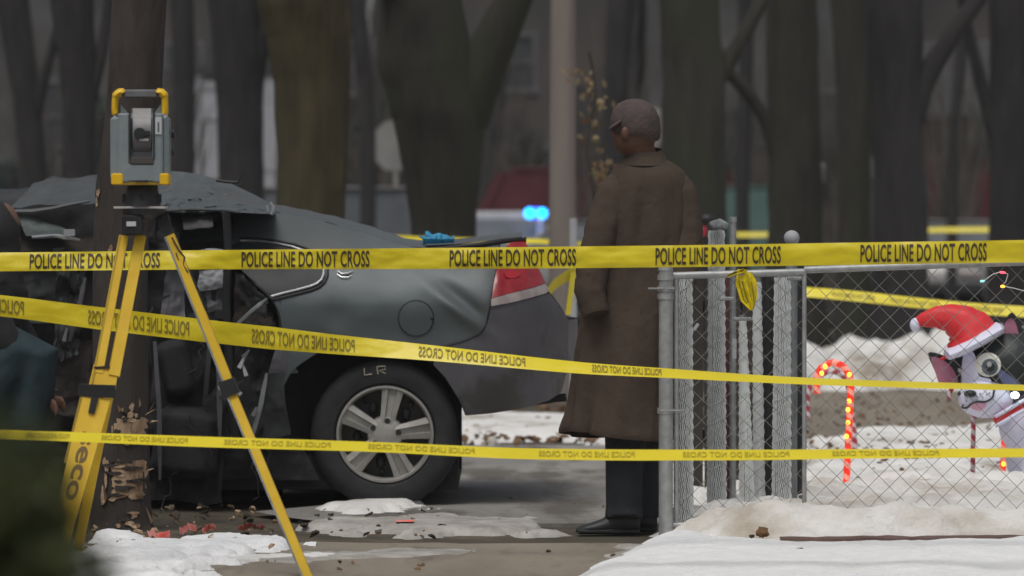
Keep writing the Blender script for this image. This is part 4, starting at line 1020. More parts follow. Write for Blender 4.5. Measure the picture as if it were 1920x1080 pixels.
mb = MB(); mb.tube([at(x, y, D + .6) for x, y in ((405, 338), (425, 341), (447, 342))], .008, 6); mb.tube([at(446, 341, D + .6), at(454, 322, D + .6)], [.008, .003], 6); obj('roof_strut', mb, M['black'], wreck)
S([(18, 388, 0), (180, 380, 0), (182, 326, .7), (62, 344, .6)], D, M['paintr'], 'crumpled_roof', wreck, .06, 5, 36, 8)
S([(20, 372, .5), (65, 380, .5), (180, 345, .5), (100, 328, .7)], D, M['paintr'], 'crumpled_roof', wreck, .05, 6, 26, 18)
S([(-150, 395, 0), (30, 388, 0), (70, 352, .6), (-150, 360, .5)], D, M['dark2'], 'crumpled_roof', wreck, .05, 6, 26, 28)
mb = MB(); mb.tube([at(x, y, D - .08) for x, y in ((22, 397), (60, 397), (100, 391), (130, 384), (168, 377))], [.01, .013, .01, .008, .006], 8); obj('windscreen_frame', mb, M['paint'], wreck)
S([(50, 443, 0), (144, 441, 0), (112, 424, .1), (30, 400, .1)], D - .05, M['glassg'], 'shattered_glass', wreck, .02, 14, 24, 5)
mb = MB(); mb.box(at(130, 436, D - .1), (.05, .02, .03)); obj('white_scrap', mb, M['white_cl'], wreck)
S([(-20, 470, 0), (178, 474, 0), (178, 440, .1), (-20, 440, .1)], D, M['brownd'], 'dash_panel', wreck, .03, 9, 20, 6)
S([(-20, 600, 0), (120, 610, 0), (150, 470, .1), (-20, 470, .1)], D, M['dark2'], 'door_panel', wreck, .06, 6, 26, 16)
S([(100, 690, 0), (150, 660, 0), (165, 500, .1), (105, 495, 0)], D - .1, M['dark2'], 'door_panel', wreck, .07, 9, 26, 26, jag=.3)
S([(72, 770, 0), (170, 790, 0), (172, 640, .1), (80, 655, 0)], D - .05, M['brownd'], 'torn_lining', wreck, .05, 7, 26, 36)
S([(40, 950, 0), (190, 950, 0), (185, 780, .1), (60, 770, 0)], D, M['dark'], 'fender', wreck, .06, 6, 24, 46)
S([(276, 470, 0), (330, 478, 0), (345, 402, .2), (276, 395, 0)], D, M['dark'], 'door_panel', wreck, .05, 9, 24, 7)
S([(330, 452, 0), (440, 452, .1), (436, 404, .2), (340, 402, .2)], D + .12, M['dark2'], 'rear_shelf', wreck, .05, 7, 24, 17)
S([(345, 430, 0), (400, 425, 0), (398, 405, .1), (340, 400, .1)], D + .02, M['paintd'], 'torn_trim', wreck, .03, 10, 16, 27)
S([(300, 610, 0), (348, 606, 0), (345, 505, .1), (312, 500, 0)], D, M['paintd'], 'door_pillar', wreck, .03, 8, 22, 37)
S([(352, 600, 0), (418, 600, 0), (420, 500, .1), (346, 505, 0)], D + .1, M['dark2'], 'seat_back', wreck, .05, 8, 24, 47)
S([(368, 546, 0), (420, 540, 0), (418, 505, 0), (374, 508, 0)], D - .02, M['white_cl'], 'airbag', wreck, .03, 12, 20, 57)
S([(390, 585, 0), (424, 580, 0), (422, 545, 0), (384, 548, 0)], D, M['paintd'], 'torn_trim', wreck, .03, 12, 16, 67)
mb = MB(); mb.tube([at(x, y, D - .04) for x, y in ((424, 398), (428, 470), (424, 560), (430, 700), (440, 838))], [.02, .018, .019, .02, .022], 8); obj('door_pillar', mb, M['dark'], wreck)
S([(436, 640, 0), (520, 640, 0), (508, 562, .1), (440, 505, 0)], D + .02, M['brownd'], 'torn_lining', wreck, .06, 8, 28, 77)
S([(446, 560, 0), (500, 600, 0), (505, 560, 0), (450, 510, 0)], D - .03, M['dark2'], 'door_edge', wreck, .04, 10, 20, 87, jag=.2)
S([(440, 838, 0), (492, 838, 0), (520, 640, .1), (440, 640, 0)], D + .02, M['dark'], 'door_edge', wreck, .05, 7, 26, 97)
S([(492, 832, 0), (545, 815, .02), (530, 700, 0), (503, 700, 0)], D, M['dark2'], 'rocker_panel', wreck, .03, 5, 20, 107)
S([(503, 702, 0), (560, 700, .02), (528, 640, 0), (522, 640, 0)], D, M['paintd'], 'rocker_panel', wreck, .02, 5, 16, 117)
S([(280, 940, 0), (420, 940, 0), (425, 600, .1), (282, 610, 0)], D + .05, M['dark'], 'front_door', wreck, .09, 4, 36, 127)
S([(420, 900, 0), (600, 900, 0), (560, 820, 0), (420, 830, 0)], D + .1, M['dark'], 'door_sill', wreck, .04, 6, 24, 137)
mb = MB(); mb.bbox(at(330, 690, D), (.15, .16, .26), .03, Euler((0, -.25, 0)).to_matrix()); mb.bbox(at(350, 830, D + .02), (.30, .2, .34), .05, Euler((0, .12, 0)).to_matrix())
if 0: mb.ell(at(322, 700, D - .1), (.09, .10, .12), 24, 16, fn=lambda d: 1 + .07 * fbm(d.x * 2, d.y * 2, d.z * 2)); mb.ell(at(330, 830, D - .08), (.11, .1, .24), 24, 16, fn=lambda d: 1 + .07 * fbm(d.x * 2, d.y * 2, d.z * 2 + 4))
obj('seat', fuse(mb, .015, 'seat', M['dark']), None, wreck)
rnd = random.Random(8)
for k in range(9):
    x = rnd.uniform(282, 500); y = rnd.uniform(500, 900); q = [at(x, y, D - .1)]
    for s in range(8): q.append(q[-1] + Vector((rnd.uniform(-.03, .03), rnd.uniform(-.02, .02), -rnd.uniform(.01, .05))))
    mb = MB(); mb.tube(q, rnd.uniform(.002, .006), 5); obj('wire', mb, M[rnd.choice(['black', 'black', 'dark2', 'brownd'])], wreck)
for (x, y, l, a, m_) in ((448, 690, 30, 1.1, 'white_cl'), (462, 705, 24, 1.9, 'white_cl'), (438, 722, 20, .4, 'brownd'), (452, 740, 16, 2.4, 'white_cl'), (474, 780, 18, 1.2, 'paintd'), (425, 750, 26, 2.7, 'dark2'), (150, 735, 22, .4, 'wood'), (100, 470, 20, .2, 'dark2'), (456, 670, 18, .9, 'paintd'), (385, 640, 30, 2.2, 'dark2'), (120, 640, 26, 1.4, 'paintd'), (300, 560, 20, .3, 'dark2')):
    mb = MB(); p = at(x, y, D - .14); e = Vector((math.cos(a), .3, math.sin(a))) * l / 412; s = Vector((-math.sin(a), 0, math.cos(a))) * .01
    mb.add([p - s, p + s, p + e + s * .4, p + e - s * .4, p + e * .5 + Vector((0, .02, 0))], [(0, 1, 2, 3), (0, 4, 3), (1, 4, 2)]); obj('torn_scrap', mb, M[m_], wreck, smooth=False)

# steering wheel, belt and hanging trim that the torn side lays open
mb = MB(); cs = at(120, 560, D + .35); mb.tube([cs + Vector((.05 * math.cos(a), .10 * math.cos(a), .18 * math.sin(a))) for a in [2*PI*k/28 for k in range(29)]], .014, 8); obj('steering_wheel', mb, M['black'], wreck)
mb = MB(); mb.grid(lambda u, v: at(lerp(398, 380, u) + 9 * v, lerp(520, 760, u), D - .02) + Vector((0, .03 * math.sin(u * 5), 0)), 20, 2); obj('seat_belt', mb, M['dark2'], wreck)
for (x0, y0, x1, y1, w_, m_) in ((290, 640, 300, 900, 5, 'paintd'), (404, 600, 412, 820, 6, 'paintd'), (352, 480, 418, 470, 5, 'chrome'), (60, 445, 150, 450, 4, 'chrome'), (442, 610, 500, 560, 4, 'galvd'), (130, 640, 160, 520, 5, 'paintd'), (470, 830, 500, 700, 5, 'galvd')):
    mb = MB(); a, b = at(x0, y0, D - .11), at(x1, y1, D - .11); md = a.lerp(b, .5) + Vector((.01, -.02, .012)); mb.tube([a, a.lerp(md, .6), md, b.lerp(md, .5), b], [w_ * .8 / 412, w_ / 412, w_ / 412, w_ / 412, w_ * .5 / 412], 6, sq=.4); obj('bent_trim', mb, M[m_], wreck)

# blue gloves wad on the boot
gb = SK(820, 463) + Vector((0, .2, 0))
root = thing('rubber_gloves', 'bunched bright blue rubber gloves lying on the boot lid edge', 'gloves', gb)
mb = MB(); rnd = random.Random(3)
for k in range(16):
    c = at(lerp(800, 840, rnd.random()), lerp(445, 458, rnd.random()), CY + .42); mb.ell(c, (.018 + .02 * rnd.random(), .02, .010 + .012 * rnd.random()), 14, 10, Euler((rnd.random(), rnd.random(), rnd.random())).to_matrix(), fn=lambda d: 1 + .35 * fbm(d.x * 3 + k, d.y * 3, d.z * 3))
for k in range(9):
    x = lerp(795, 850, k / 8); mb.tube([at(x, 458, CY + .40), at(x + rnd.uniform(-8, 8), 447, CY + .38), at(x + rnd.uniform(-10, 10), rnd.uniform(438, 450), CY + .38)], [.008, .009, .005], 8)
obj('glove', fuse(mb, .004, 'glove', M['blue'], 2), None, root)

# ------------------------------------------------------------------ survey tripod and instrument
TYp = 17.9
tp = at(268, 420, TYp)
trip = thing('survey_tripod', 'yellow surveying tripod with black clamps at left, standing before the scraped tree', 'tripod', (tp.x, TYp, 0))
def A(x, y, Y=TYp): return at(x, y, Y)
S1 = TYp / F
L = bpy.data.objects.new('leg', None); C.objects.link(L); L.parent = trip; L.matrix_parent_inverse = chain(trip).inverted(); L.location = A(246, 440)
def lw(px): return px * S1
Yl = lambda y: TYp - .38 * (y - 440) / 640
for (xa, ya, xb, yb, w_) in ((232, 443, 184, 700, 17), (264, 443, 214, 705, 20)):
    mb = MB(); beam(mb, A(xa, ya), A(xb, yb, Yl(yb)), lw(w_), lw(w_ + 1), .022); obj('rail', mb, M['yel'], L, smooth=False)
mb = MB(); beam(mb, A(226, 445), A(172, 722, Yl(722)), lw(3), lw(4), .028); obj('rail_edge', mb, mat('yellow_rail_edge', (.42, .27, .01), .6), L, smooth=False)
mb = MB(); beam(mb, A(199, 688, Yl(688) + .004), A(191, 730, Yl(730) + .004), lw(46), lw(50), .022); obj('yoke', mb, M['yel'], L, smooth=False)
mb = MB(); beam(mb, A(176, 690, Yl(690) - .012), A(206, 688, Yl(690) - .012), lw(5), lw(5), .006); obj('slot_edge', mb, mat('brown_slot', (.05, .025, .012), .8), L, smooth=False)
mb = MB(); beam(mb, A(148, 731, Yl(731)), A(216, 734, Yl(731)), lw(22), lw(24), .06); obj('clamp', mb, M['dark'], L)
mb = MB(); beam(mb, A(178, 745, Yl(731) - .034), A(171, 775, Yl(760) - .03), lw(13), lw(11), .012); obj('clamp_lever', mb, M['dark'], L)
mb = MB(); beam(mb, A(181, 745, Yl(745)), A(92, 1092, 17.5), lw(54), lw(32), .03); obj('lower_leg', mb, M['yel'], L, smooth=False)
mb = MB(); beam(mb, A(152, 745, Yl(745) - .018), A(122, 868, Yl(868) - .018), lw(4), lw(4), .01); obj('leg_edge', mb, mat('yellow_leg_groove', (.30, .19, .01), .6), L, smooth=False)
mb = MB(); mb.tube([A(97, 1075, 17.5), A(88, 1115, 17.5)], [.022, .004], 10); obj('foot_spike', mb, M['galv'], L)
# rotated maker's letters on the lower leg
cu = bpy.data.curves.new('lettering', 'FONT'); cu.body = 'seco'; cu.size = 1; cu.offset = .02
to = bpy.data.objects.new('t', cu); C.objects.link(to); dg = bpy.context.evaluated_depsgraph_get(); dg.update()
me = bpy.data.meshes.new_from_object(to.evaluated_get(dg)); bpy.data.objects.remove(to)
x0 = min(v.co.x for v in me.vertices); x1 = max(v.co.x for v in me.vertices); y1_ = max(v.co.y for v in me.vertices)
for v in me.vertices:
    u = (v.co.x - x0) / (x1 - x0); t = v.co.y / y1_
    yy = lerp(808, 935, u); xc = lerp(181, 92, (yy - 745) / 347); p = A(xc - 9 + 20 * t, yy + 3 * t, Yl(yy)); v.co = (p.x, lerp(Yl(745), 17.5, (yy - 745) / 347) - .0185, p.z)
me.materials.clear(); me.materials.append(mat('brown_print', (.16, .10, .03), .6)); obj('lettering', me, None, L)
# right leg
L = bpy.data.objects.new('leg', None); C.objects.link(L); L.parent = trip; L.matrix_parent_inverse = chain(trip).inverted(); L.location = A(318, 440)
mb = MB(); beam(mb, A(318, 442), A(430, 722, TYp - .1), lw(19), lw(19), .05); obj('rail', mb, M['yel'], L, smooth=False)
mb = MB(); beam(mb, A(311, 446, TYp - .005), A(424, 728, TYp - .105), lw(3.5), lw(3.5), .052); obj('rail_edge', mb, M['galvd'], L, smooth=False)
mb = MB(); beam(mb, A(424, 712, TYp - .1), A(434, 741, TYp - .1), lw(30), lw(32), .07); obj('clamp', mb, M['dark'], L)
mb = MB(); mb.ell(A(414, 727, TYp - .12), (.011, .011, .011), 10, 8); mb.tube([A(416, 727, TYp - .12), A(424, 727, TYp - .1)], .005, 8); obj('clamp_knob', mb, M['galv'], L)
mb = MB(); beam(mb, A(434, 738, TYp - .1), A(590, 1115, 17.55), lw(18), lw(19), .04); obj('lower_leg', mb, M['yel'], L, smooth=False)
mb = MB(); beam(mb, A(426, 742, TYp - .105), A(582, 1116, 17.545), lw(3), lw(3.5), .043); obj('leg_edge', mb, M['galvd'], L, smooth=False)
# rear leg
L = bpy.data.objects.new('leg', None); C.objects.link(L); L.parent = trip; L.matrix_parent_inverse = chain(trip).inverted(); L.location = A(240, 442, TYp + .05)
mb = MB(); beam(mb, A(263, 444, TYp + .05), A(144, 1040, 18.72), .038, .036, .03); obj('rail', mb, M['yel'], L, smooth=False)
# head
mb = MB(); mb.bbox(A(264, 389), (lw(97), .12, lw(4)), .001); obj('head_plate', mb, M['strip'], trip)
mb = MB(); mb.tube([A(270, 392), A(270, 402), A(270, 410)], [lw(42), lw(40), lw(24)], 24); obj('head', mb, M['black'], trip)
mb = MB(); mb.bbox(A(249, 422, TYp - .05), (lw(40), .05, lw(38)), .006); hb = obj('hinge_block', mb, M['dark'], trip)
mb = MB(); mb.bbox(A(246, 420, TYp - .077), (lw(18), .004, lw(9)), .001); obj('badge', mb, M['iwhite'], hb)
mb = MB(); beam(mb, A(303, 405), A(320, 448), lw(26), lw(16), .05); obj('hinge_block', mb, M['dark'], trip)
mb = MB(); mb.tube([A(296, 404), A(292, 440), A(296, 462)], [.006, .005, .002], 6); obj('centre_screw', mb, M['black'], trip)
mb = MB(); mb.tube([A(x, y, TYp - .04) for x, y in ((322, 445), (336, 470), (346, 482), (344, 496), (352, 510), (368, 545), (384, 584))], [.003, .003, .003, .006, .012, .012, .006], 8); obj('strap', mb, M['dark'], trip)
mb = MB(); mb.tube([A(x, y, TYp - .04) for x, y in ((330, 474), (334, 486), (346, 496))], .0025, 6); obj('cord', mb, M['dark'], trip)

ts = thing('total_station', 'grey and yellow surveying instrument mounted on the tripod head', 'surveying instrument', A(266, 385))
mb = MB(); mb.bbox(A(266, 277), (lw(104), .15, lw(128)), .018); ob = obj('side_housing', mb, M['igrey2'], ts)
for (x, w_) in ((221, 24), (311, 15)):
    mb = MB(); mb.bbox(A(x, 278, TYp - .02), (lw(w_), .13, lw(122)), .014); obj('side_cover', mb, M['igrey'], ts)
mb = MB(); mb.bbox(A(235, 278, TYp - .03), (lw(22), .14, lw(130)), .006); obj('front_upright', mb, M['igrey'], ts)
mb = MB(); mb.bbox(A(298, 278, TYp - .03), (lw(20), .14, lw(130)), .006); obj('front_upright', mb, M['igrey'], ts)
mb = MB(); mb.bbox(A(267, 324, TYp - .03), (lw(78), .141, lw(34)), .006); obj('lower_housing', mb, M['igrey'], ts)
mb = MB(); prof = [A(266, y, TYp - (.045 + .055 * math.sin(PI * (y - 203) / 100))) for y in range(203, 304, 4)]
hw_ = lw(20); vs = []
for p in prof: vs += [p + Vector((-hw_, .09, 0)), p + Vector((-hw_, .012, 0)), p + Vector((-hw_ * .85, 0, 0)), p + Vector((hw_ * .85, 0, 0)), p + Vector((hw_, .012, 0)), p + Vector((hw_, .09, 0))]
mb.add(vs, [(j*6 + i, j*6 + i + 1, j*6 + 7 + i, j*6 + 6 + i) for j in range(len(prof) - 1) for i in range(5)] + [(0, 1, 2, 3, 4, 5)])
tel = obj('telescope', mb, mat('telescope_grey', (.14, .135, .14), .4, (.17, .165, .17), 20), ts)
for xx in (243.5, 288.5):
    mb = MB(); mb.bbox(A(xx, 252, TYp - .1), (lw(3), .012, lw(92)), .001); obj('side_gap', mb, M['black'], ts)
mb = MB(); c = A(262, 250, TYp - .105); mb.tube([c, c + Vector((0, -.012, 0))], [lw(11), lw(10)], 20, up=Vector((1, 0, 0))); obj('objective_lens', mb, M['glassd'], tel)
mb = MB(); mb.bbox(A(273, 250, TYp - .105), (lw(16), .02, lw(10)), .003); obj('sight', mb, M['black'], tel)
mb = MB(); mb.bbox(A(270, 262, TYp - .103), (lw(18), .01, lw(5)), .002); obj('sight_base', mb, M['iwhite'], tel)
mb = MB(); mb.bbox(A(266, 301, TYp - .098), (lw(44), .012, lw(13)), .002); obj('slot', mb, mat('brown_slot_plate', (.07, .06, .055), .6), ts)
mb = MB(); mb.bbox(A(297, 236, TYp - .102), (lw(12), .004, lw(32)), .001); obj('label_plate', mb, M['iwhite'], ts)
mb = MB(); mb.bbox(A(297, 238, TYp - .105), (lw(3), .002, lw(18)), .0005); obj('label_print', mb, M['dgrey'], ts)
for (x, w_) in ((222, 22), (310, 17)):
    mb = MB(); mb.bbox(A(x, 336, TYp - .04), (lw(w_), .13, lw(21)), .004); obj('corner_guard', mb, M['yel2'], ts)
mb = MB(); mb.bbox(A(266, 344, TYp - .03), (lw(104), .13, lw(6)), .002); obj('base_strip', mb, mat('base_strip_ochre', (.45, .28, .02), .5), ts)
mb = MB(); mb.bbox(A(266, 340, TYp - .102), (lw(24), .004, lw(3)), .001); obj('base_slot', mb, M['black'], ts)
for (pl) in (((230, 175), (219, 178), (216, 190), (217, 214)), ((298, 175), (307, 178), (309, 190), (308, 214))):
    mb = MB(); q = smooth_poly(list(pl), 4)[:13]; mb.tube([A(x, y) for x, y in q], [lw(8 if i < 6 else 6.5) for i in range(len(q))], 12, sq=2.0); obj('handle_post', mb, M['yel2'], ts)
mb = MB(); mb.bbox(A(264, 176), (lw(66), .035, lw(16)), .006); obj('handle_grip', mb, M['igrey2'], ts)
mb = MB(); mb.add([A(226, 212), A(226, 195), A(240, 212), A(226, 212, TYp + .03), A(226, 195, TYp + .03), A(240, 212, TYp + .03)], [(0, 1, 2), (5, 4, 3), (0, 3, 4, 1), (1, 4, 5, 2), (0, 2, 5, 3)])
obj('handle_web', mb, M['igrey'], ts, smooth=False)
mb = MB(); mb.add([A(302, 212), A(302, 195), A(289, 212), A(302, 212, TYp + .03), A(302, 195, TYp + .03), A(289, 212, TYp + .03)], [(0, 1, 2), (5, 4, 3), (0, 3, 4, 1), (1, 4, 5, 2), (0, 2, 5, 3)])
obj('handle_web', mb, M['igrey'], ts, smooth=False)
mb = MB(); mb.tube([A(322, 250, TYp - .01), A(327, 250, TYp - .01)], lw(9), 14); mb.tube([A(322, 285, TYp - .01), A(326, 285, TYp - .01)], lw(6), 14); obj('side_knob', mb, M['black'], ts)
mb = MB(); mb.tube([A(266, 348), A(266, 360), A(266, 372), A(266, 386)], [lw(26), lw(32), lw(33), lw(36)], 20); tb = obj('tribrach', mb, M['black'], ts)
for dx in (-28, 28, 0):
    mb = MB(); mb.tube([A(266 + dx, 364, TYp - (.05 if dx == 0 else .01)), A(266 + dx, 380, TYp - (.05 if dx == 0 else .01))], lw(9), 12); obj('levelling_screw', mb, M['dark'], tb)

# ------------------------------------------------------------------ man in the long coat
MY = 20.1; ms = MY / F
def Q(x, y, dy=0.0): return at(x, y, MY + dy)
mroot = thing('person', 'person standing back turned in a long brown coat and flat brown cap, hands in pockets', 'person', (Q(1180, 1003).x, MY, 0))
mb = MB()
mb.tube([Q(1178, 600, .0), Q(1172, 700), Q(1170, 800), Q(1168, 890), Q(1168, 968)], [.09, .085, .062, .058, .042], 20)
mb.tube([Q(1222, 600, .05), Q(1216, 700, .1), Q(1212, 800, .12), Q(1208, 890, .14), Q(1208, 966, .14)], [.09, .085, .062, .058, .042], 20)
mb.tube([Q(1200, 640), Q(1200, 560), Q(1202, 470), Q(1206, 380), Q(1206, 330)], [.11, .10, .10, .11, .10], 24, sq=.6)
mb.tube([Q(1150, 345), Q(1262, 345)], [.07, .07], 16); mb.tube([Q(1206, 330), Q(1204, 292), Q(1198, 262)], [.075, .06, .06], 20)
mb.tube([Q(1156, 350), Q(1118, 470, -.02), Q(1122, 585, -.06)], [.06, .048, .035], 16); mb.tube([Q(1268, 350), Q(1292, 470), Q(1272, 585, -.06)], [.06, .048, .035], 16)
mb.ell(Q(1194, 240), (.088, .10, .115), 28, 20)                       # head
mb.ell(Q(1180, 262, -.0), (.07, .09, .07), 20, 14)                    # jaw turned left
mb.tube([Q(1156, 238, -.02), Q(1150, 254, -.03), Q(1154, 260, -.02)], [.008, .014, .01], 10)   # nose
mb.ell(Q(1160, 272, -.02), (.018, .03, .010), 12, 8)                  # lips
mb.ell(Q(1172, 250, -.098), (.020, .020, .034), 14, 10); mb.ell(Q(1232, 250, .0), (.010, .02, .030), 14, 10)   # ears
for (hx, hy, hd, sg) in ((1124, 592, -.05, 1), (1262, 592, -.04, -1)):
    mb.ell(Q(hx, hy + 12, hd), (.03, .018, .045), 16, 10)
    for k in range(4): mb.tube([Q(hx - 12 + 8 * k, hy + 26, hd), Q(hx - 12 + 8 * k, hy + 44 - 3 * abs(k - 1.5), hd - .008), Q(hx - 12 + 8 * k + sg, hy + 56 - 5 * abs(k - 1.5), hd - .002)], [.009, .0085, .007], 10)
    mb.tube([Q(hx + sg * 12, hy + 2, hd - .01), Q(hx + sg * 20, hy + 18, hd - .02), Q(hx + sg * 21, hy + 30, hd - .02)], [.011, .010, .008], 10)
body = obj('body', fuse(mb, .009, 'body', M['skin']), None, mroot)
mb = MB()
mb.tube([Q(1178, 640, .0), Q(1174, 760), Q(1172, 830), Q(1170, 900, -.01), Q(1170, 950), Q(1170, 974, -.01)], [.11, .10, .085, .078, .08, .084], 24, fn=lambda i, a: 1 + .07 * fbm(math.cos(a) * 2, i * .9, 3))
mb.tube([Q(1222, 640, .05), Q(1216, 760, .1), Q(1212, 830, .12), Q(1210, 900, .13), Q(1208, 950, .14), Q(1208, 970, .14)], [.11, .10, .085, .078, .08, .082], 24, fn=lambda i, a: 1 + .07 * fbm(math.cos(a) * 2, i * .9, 9))
obj('trousers', fuse(mb, .012, 'trousers', M['trouser'], 3), None, mroot)
for (x0, x1, dy, yb) in ((1080, 1200, 0, 1005), (1128, 1232, .14, 1000)):
    mb = MB(); xm = lambda t: lerp(x0, x1, t)
    secs = [(0.0, .012, 991), (.06, .03, 987), (.2, .042, 982), (.4, .043, 974), (.55, .04, 962), (.7, .042, 955), (.9, .04, 956), (1.0, .025, 962)]
    vs = []; n = 16
    for (t, hw2, top) in secs:
        zb = .006; zt = Q(0, top).z; c = Q(xm(t), 1000, dy)
        for k in range(n):
            a = 2 * PI * k / n; vs.append((c.x, c.y + math.cos(a) * hw2, max(zb, (zt + zb) / 2 + math.sin(a) * (zt - zb) / 2 * 1.08)))
    mb.add(vs, [(j*n + k, j*n + (k+1) % n, (j+1)*n + (k+1) % n, (j+1)*n + k) for j in range(len(secs) - 1) for k in range(n)] + [tuple(range(n - 1, -1, -1)), tuple(range((len(secs)-1)*n, len(secs)*n))])
    sh = obj('shoe', mb, M['shoe'], mroot)
    mb = MB(); a = Q(xm(.02), 1000, dy); b = Q(xm(1), 1000, dy); mb.bbox(((a.x + b.x) / 2, a.y, .011), (b.x - a.x, .088, .022), .008); obj('sole', mb, M['black'], sh)
# coat
rings = [(288, 1180, 1234, .6), (296, 1174, 1244, .65), (306, 1162, 1262, .7), (320, 1148, 1281, .72), (340, 1140, 1292, .74), (370, 1132, 1298, .72), (410, 1124, 1300, .68), (450, 1118, 1300, .62), (500, 1112, 1298, .6), (550, 1102, 1297, .6), (600, 1092, 1296, .62), (660, 1082, 1296, .64), (720, 1073, 1295, .66), (780, 1063, 1294, .68), (812, 1058, 1294, .69), (818, 1060, 1292, .68)]
def coat_ring(py):
    return [scurve([(r_[0], r_[k]) for r_ in rings], py) for k in (1, 2, 3)]
mb = MB(); n = 96; NV = 90; vs = []
for j in range(NV + 1):
    py = lerp(288, 816, j / NV); xl, xr, k = coat_ring(py); c = Q((xl + xr) / 2, py, .0); rx = (xr - xl) / 2 * ms; t = (py - 288) / 528
    for i in range(n):
        a = 2 * PI * i / n
        ca, sa = math.cos(a), math.sin(a)
        fold = 1 + (.05 + .09 * t) * fbm(ca * 2.8 + 1, sa * 2.8, t * 1.3, 3) + .026 * math.sin(a * 9 + 5 * fbm(ca, sa, t * 2)) * t + .012 * fbm(ca * 5, sa * 5, t * 7)
        # centre back crease, seen slightly left of the middle
        aa = (a - (-PI * .53)) ; aa = (aa + PI) % (2*PI) - PI
        fold -= (.16 if py < 520 else .16 * max(0, 1 - (py - 520) / 90)) * math.exp(-(aa / .13) ** 2) * min(1, max(0, (py - 320) / 40))
        ex = .88
        X_ = math.copysign(abs(ca) ** ex, ca); Y_ = math.copysign(abs(sa) ** ex, sa)
        dz = .02 * math.sin(a * 2 + .6) * t * t
        vs.append((c.x + X_ * rx * fold, c.y + Y_ * rx * k * fold + .01, c.z + dz))
mb.add(vs, [(j*n + i, j*n + (i+1) % n, (j+1)*n + (i+1) % n, (j+1)*n + i) for j in range(NV) for i in range(n)])
coat = obj('coat', mb, M['coat'], mroot, clean=False)
def sleeve(pl, seed):
    P = []; rr = []
    for i in range(len(pl) - 1):
        for k in range(8):
            t = k / 8; P.append(Q(*[lerp(pl[i][q], pl[i+1][q], t) for q in range(3)])); rr.append(lerp(pl[i][3], pl[i+1][3], t))
    P.append(Q(*pl[-1][:3])); rr.append(pl[-1][3])
    mb = MB(); mb.tube(P, rr, 32, fn=lambda i, a: 1 + .06 * fbm(math.cos(a) * 1.6, math.sin(a) * 1.6, i * .35 + seed, 3) + .05 * fbm(i * .8 + seed, math.cos(a)) ); obj('sleeve', mb, M['coat'], coat)
sleeve([(1172, 335, .0, .055), (1152, 365, -.03, .078), (1130, 430, -.06, .075), (1112, 500, -.09, .07), (1106, 545, -.12, .066), (1118, 590, -.15, .055)], 1)
sleeve([(1262, 335, .0, .055), (1276, 365, -.01, .072), (1290, 430, -.02, .066), (1284, 500, -.05, .062), (1272, 560, -.10, .058), (1256, 595, -.14, .052)], 7)
mb = MB(); vs = []
for j, (py, r_, dz) in enumerate(((306, 46, .0), (296, 40, 0), (284, 34, 0), (280, 33, 0), (283, 30, 0), (296, 30, 0))):
    c = Q(1209, py, .0)
    for i in range(32): a = 2*PI*i/32; vs.append((c.x + math.cos(a) * r_ * ms, c.y + math.sin(a) * r_ * ms * .9, c.z + .012 * math.sin(a)))
mb.add(vs, [(j*32 + i, j*32 + (i+1) % 32, (j+1)*32 + (i+1) % 32, (j+1)*32 + i) for j in range(5) for i in range(32)]); obj('collar', mb, M['coat'], coat)
# pocket flap and half belt
mb = MB(); mb.grid(lambda u, v: Q(lerp(1200, 1245, u), lerp(592, 580, v) - 6 * u, -.205 + .01 * u), 6, 3); obj('pocket_flap', mb, M['coat'], coat)
# cap
mb = MB(); vs = []; n = 40
cp = [(258, 40, 2), (252, 45, 1), (238, 47, 0), (222, 46, -1), (206, 41, -2), (194, 30, -3), (187, 16, -2), (185, 4, -2)]
for (py, r_, sh_) in cp:
    c = Q(1192 + sh_, py, .0)
    for i in range(n):
        a = 2*PI*i/n; rk = r_ * ms * (1 + .03 * fbm(math.cos(a) * 2, math.sin(a) * 2, py * .05))
        vs.append((c.x + math.cos(a) * rk, c.y + math.sin(a) * rk * 1.1, c.z + (-.014 * math.cos(a) if py > 230 else 0)))
mb.add(vs, [(j*n + i, j*n + (i+1) % n, (j+1)*n + (i+1) % n, (j+1)*n + i) for j in range(len(cp) - 1) for i in range(n)] + [tuple(range((len(cp)-1)*n, len(cp)*n))])
cap = obj('cap', mb, M['cap'], mroot)
mb = MB(); mb.ell(Q(1157, 232, -.02), (.045, .085, .010), 24, 12, Euler((0, -.62, 0)).to_matrix())
obj('peak', mb, M['cap'], cap)

# ------------------------------------------------------------------ crouching person at the left edge
OY = 21.0
def O(x, y, dy=0.0): return at(x, y, OY + dy)
oroot = thing('person', 'person in a dark hooded jacket and teal trousers crouching at the left edge', 'person', (O(20, 960).x, OY, 0))
mb = MB()
mb.ell(O(2, 428), (.085, .10, .115), 24, 18); mb.ell(O(14, 448), (.06, .07, .06), 16, 12); mb.tube([O(22, 428), O(32, 438), O(30, 444)], [.008, .012, .009], 8); mb.ell(O(-2, 432, -.09), (.02, .012, .03), 12, 8)
mb.tube([O(0, 450), O(-12, 490), O(-20, 520)], [.058, .058, .07], 16)
mb.tube([O(-28, 520), O(-50, 620), O(-60, 740), O(-40, 800)], [.16, .17, .17, .16], 24, sq=.8)
mb.tube([O(-60, 520, -.16), O(10, 640, -.2), O(72, 745, -.16)], [.065, .05, .034], 14); mb.tube([O(-30, 520, .18), O(40, 640, .2), O(90, 740, .1)], [.065, .05, .034], 14)
for dy in (-.14, .12):
    mb.tube([O(-50, 800, dy), O(-8, 705, dy), O(30, 672, dy), O(52, 690, dy), O(52, 745, dy), O(34, 850, dy), O(18, 948, dy)], [.09, .085, .08, .07, .055, .045, .04], 16)
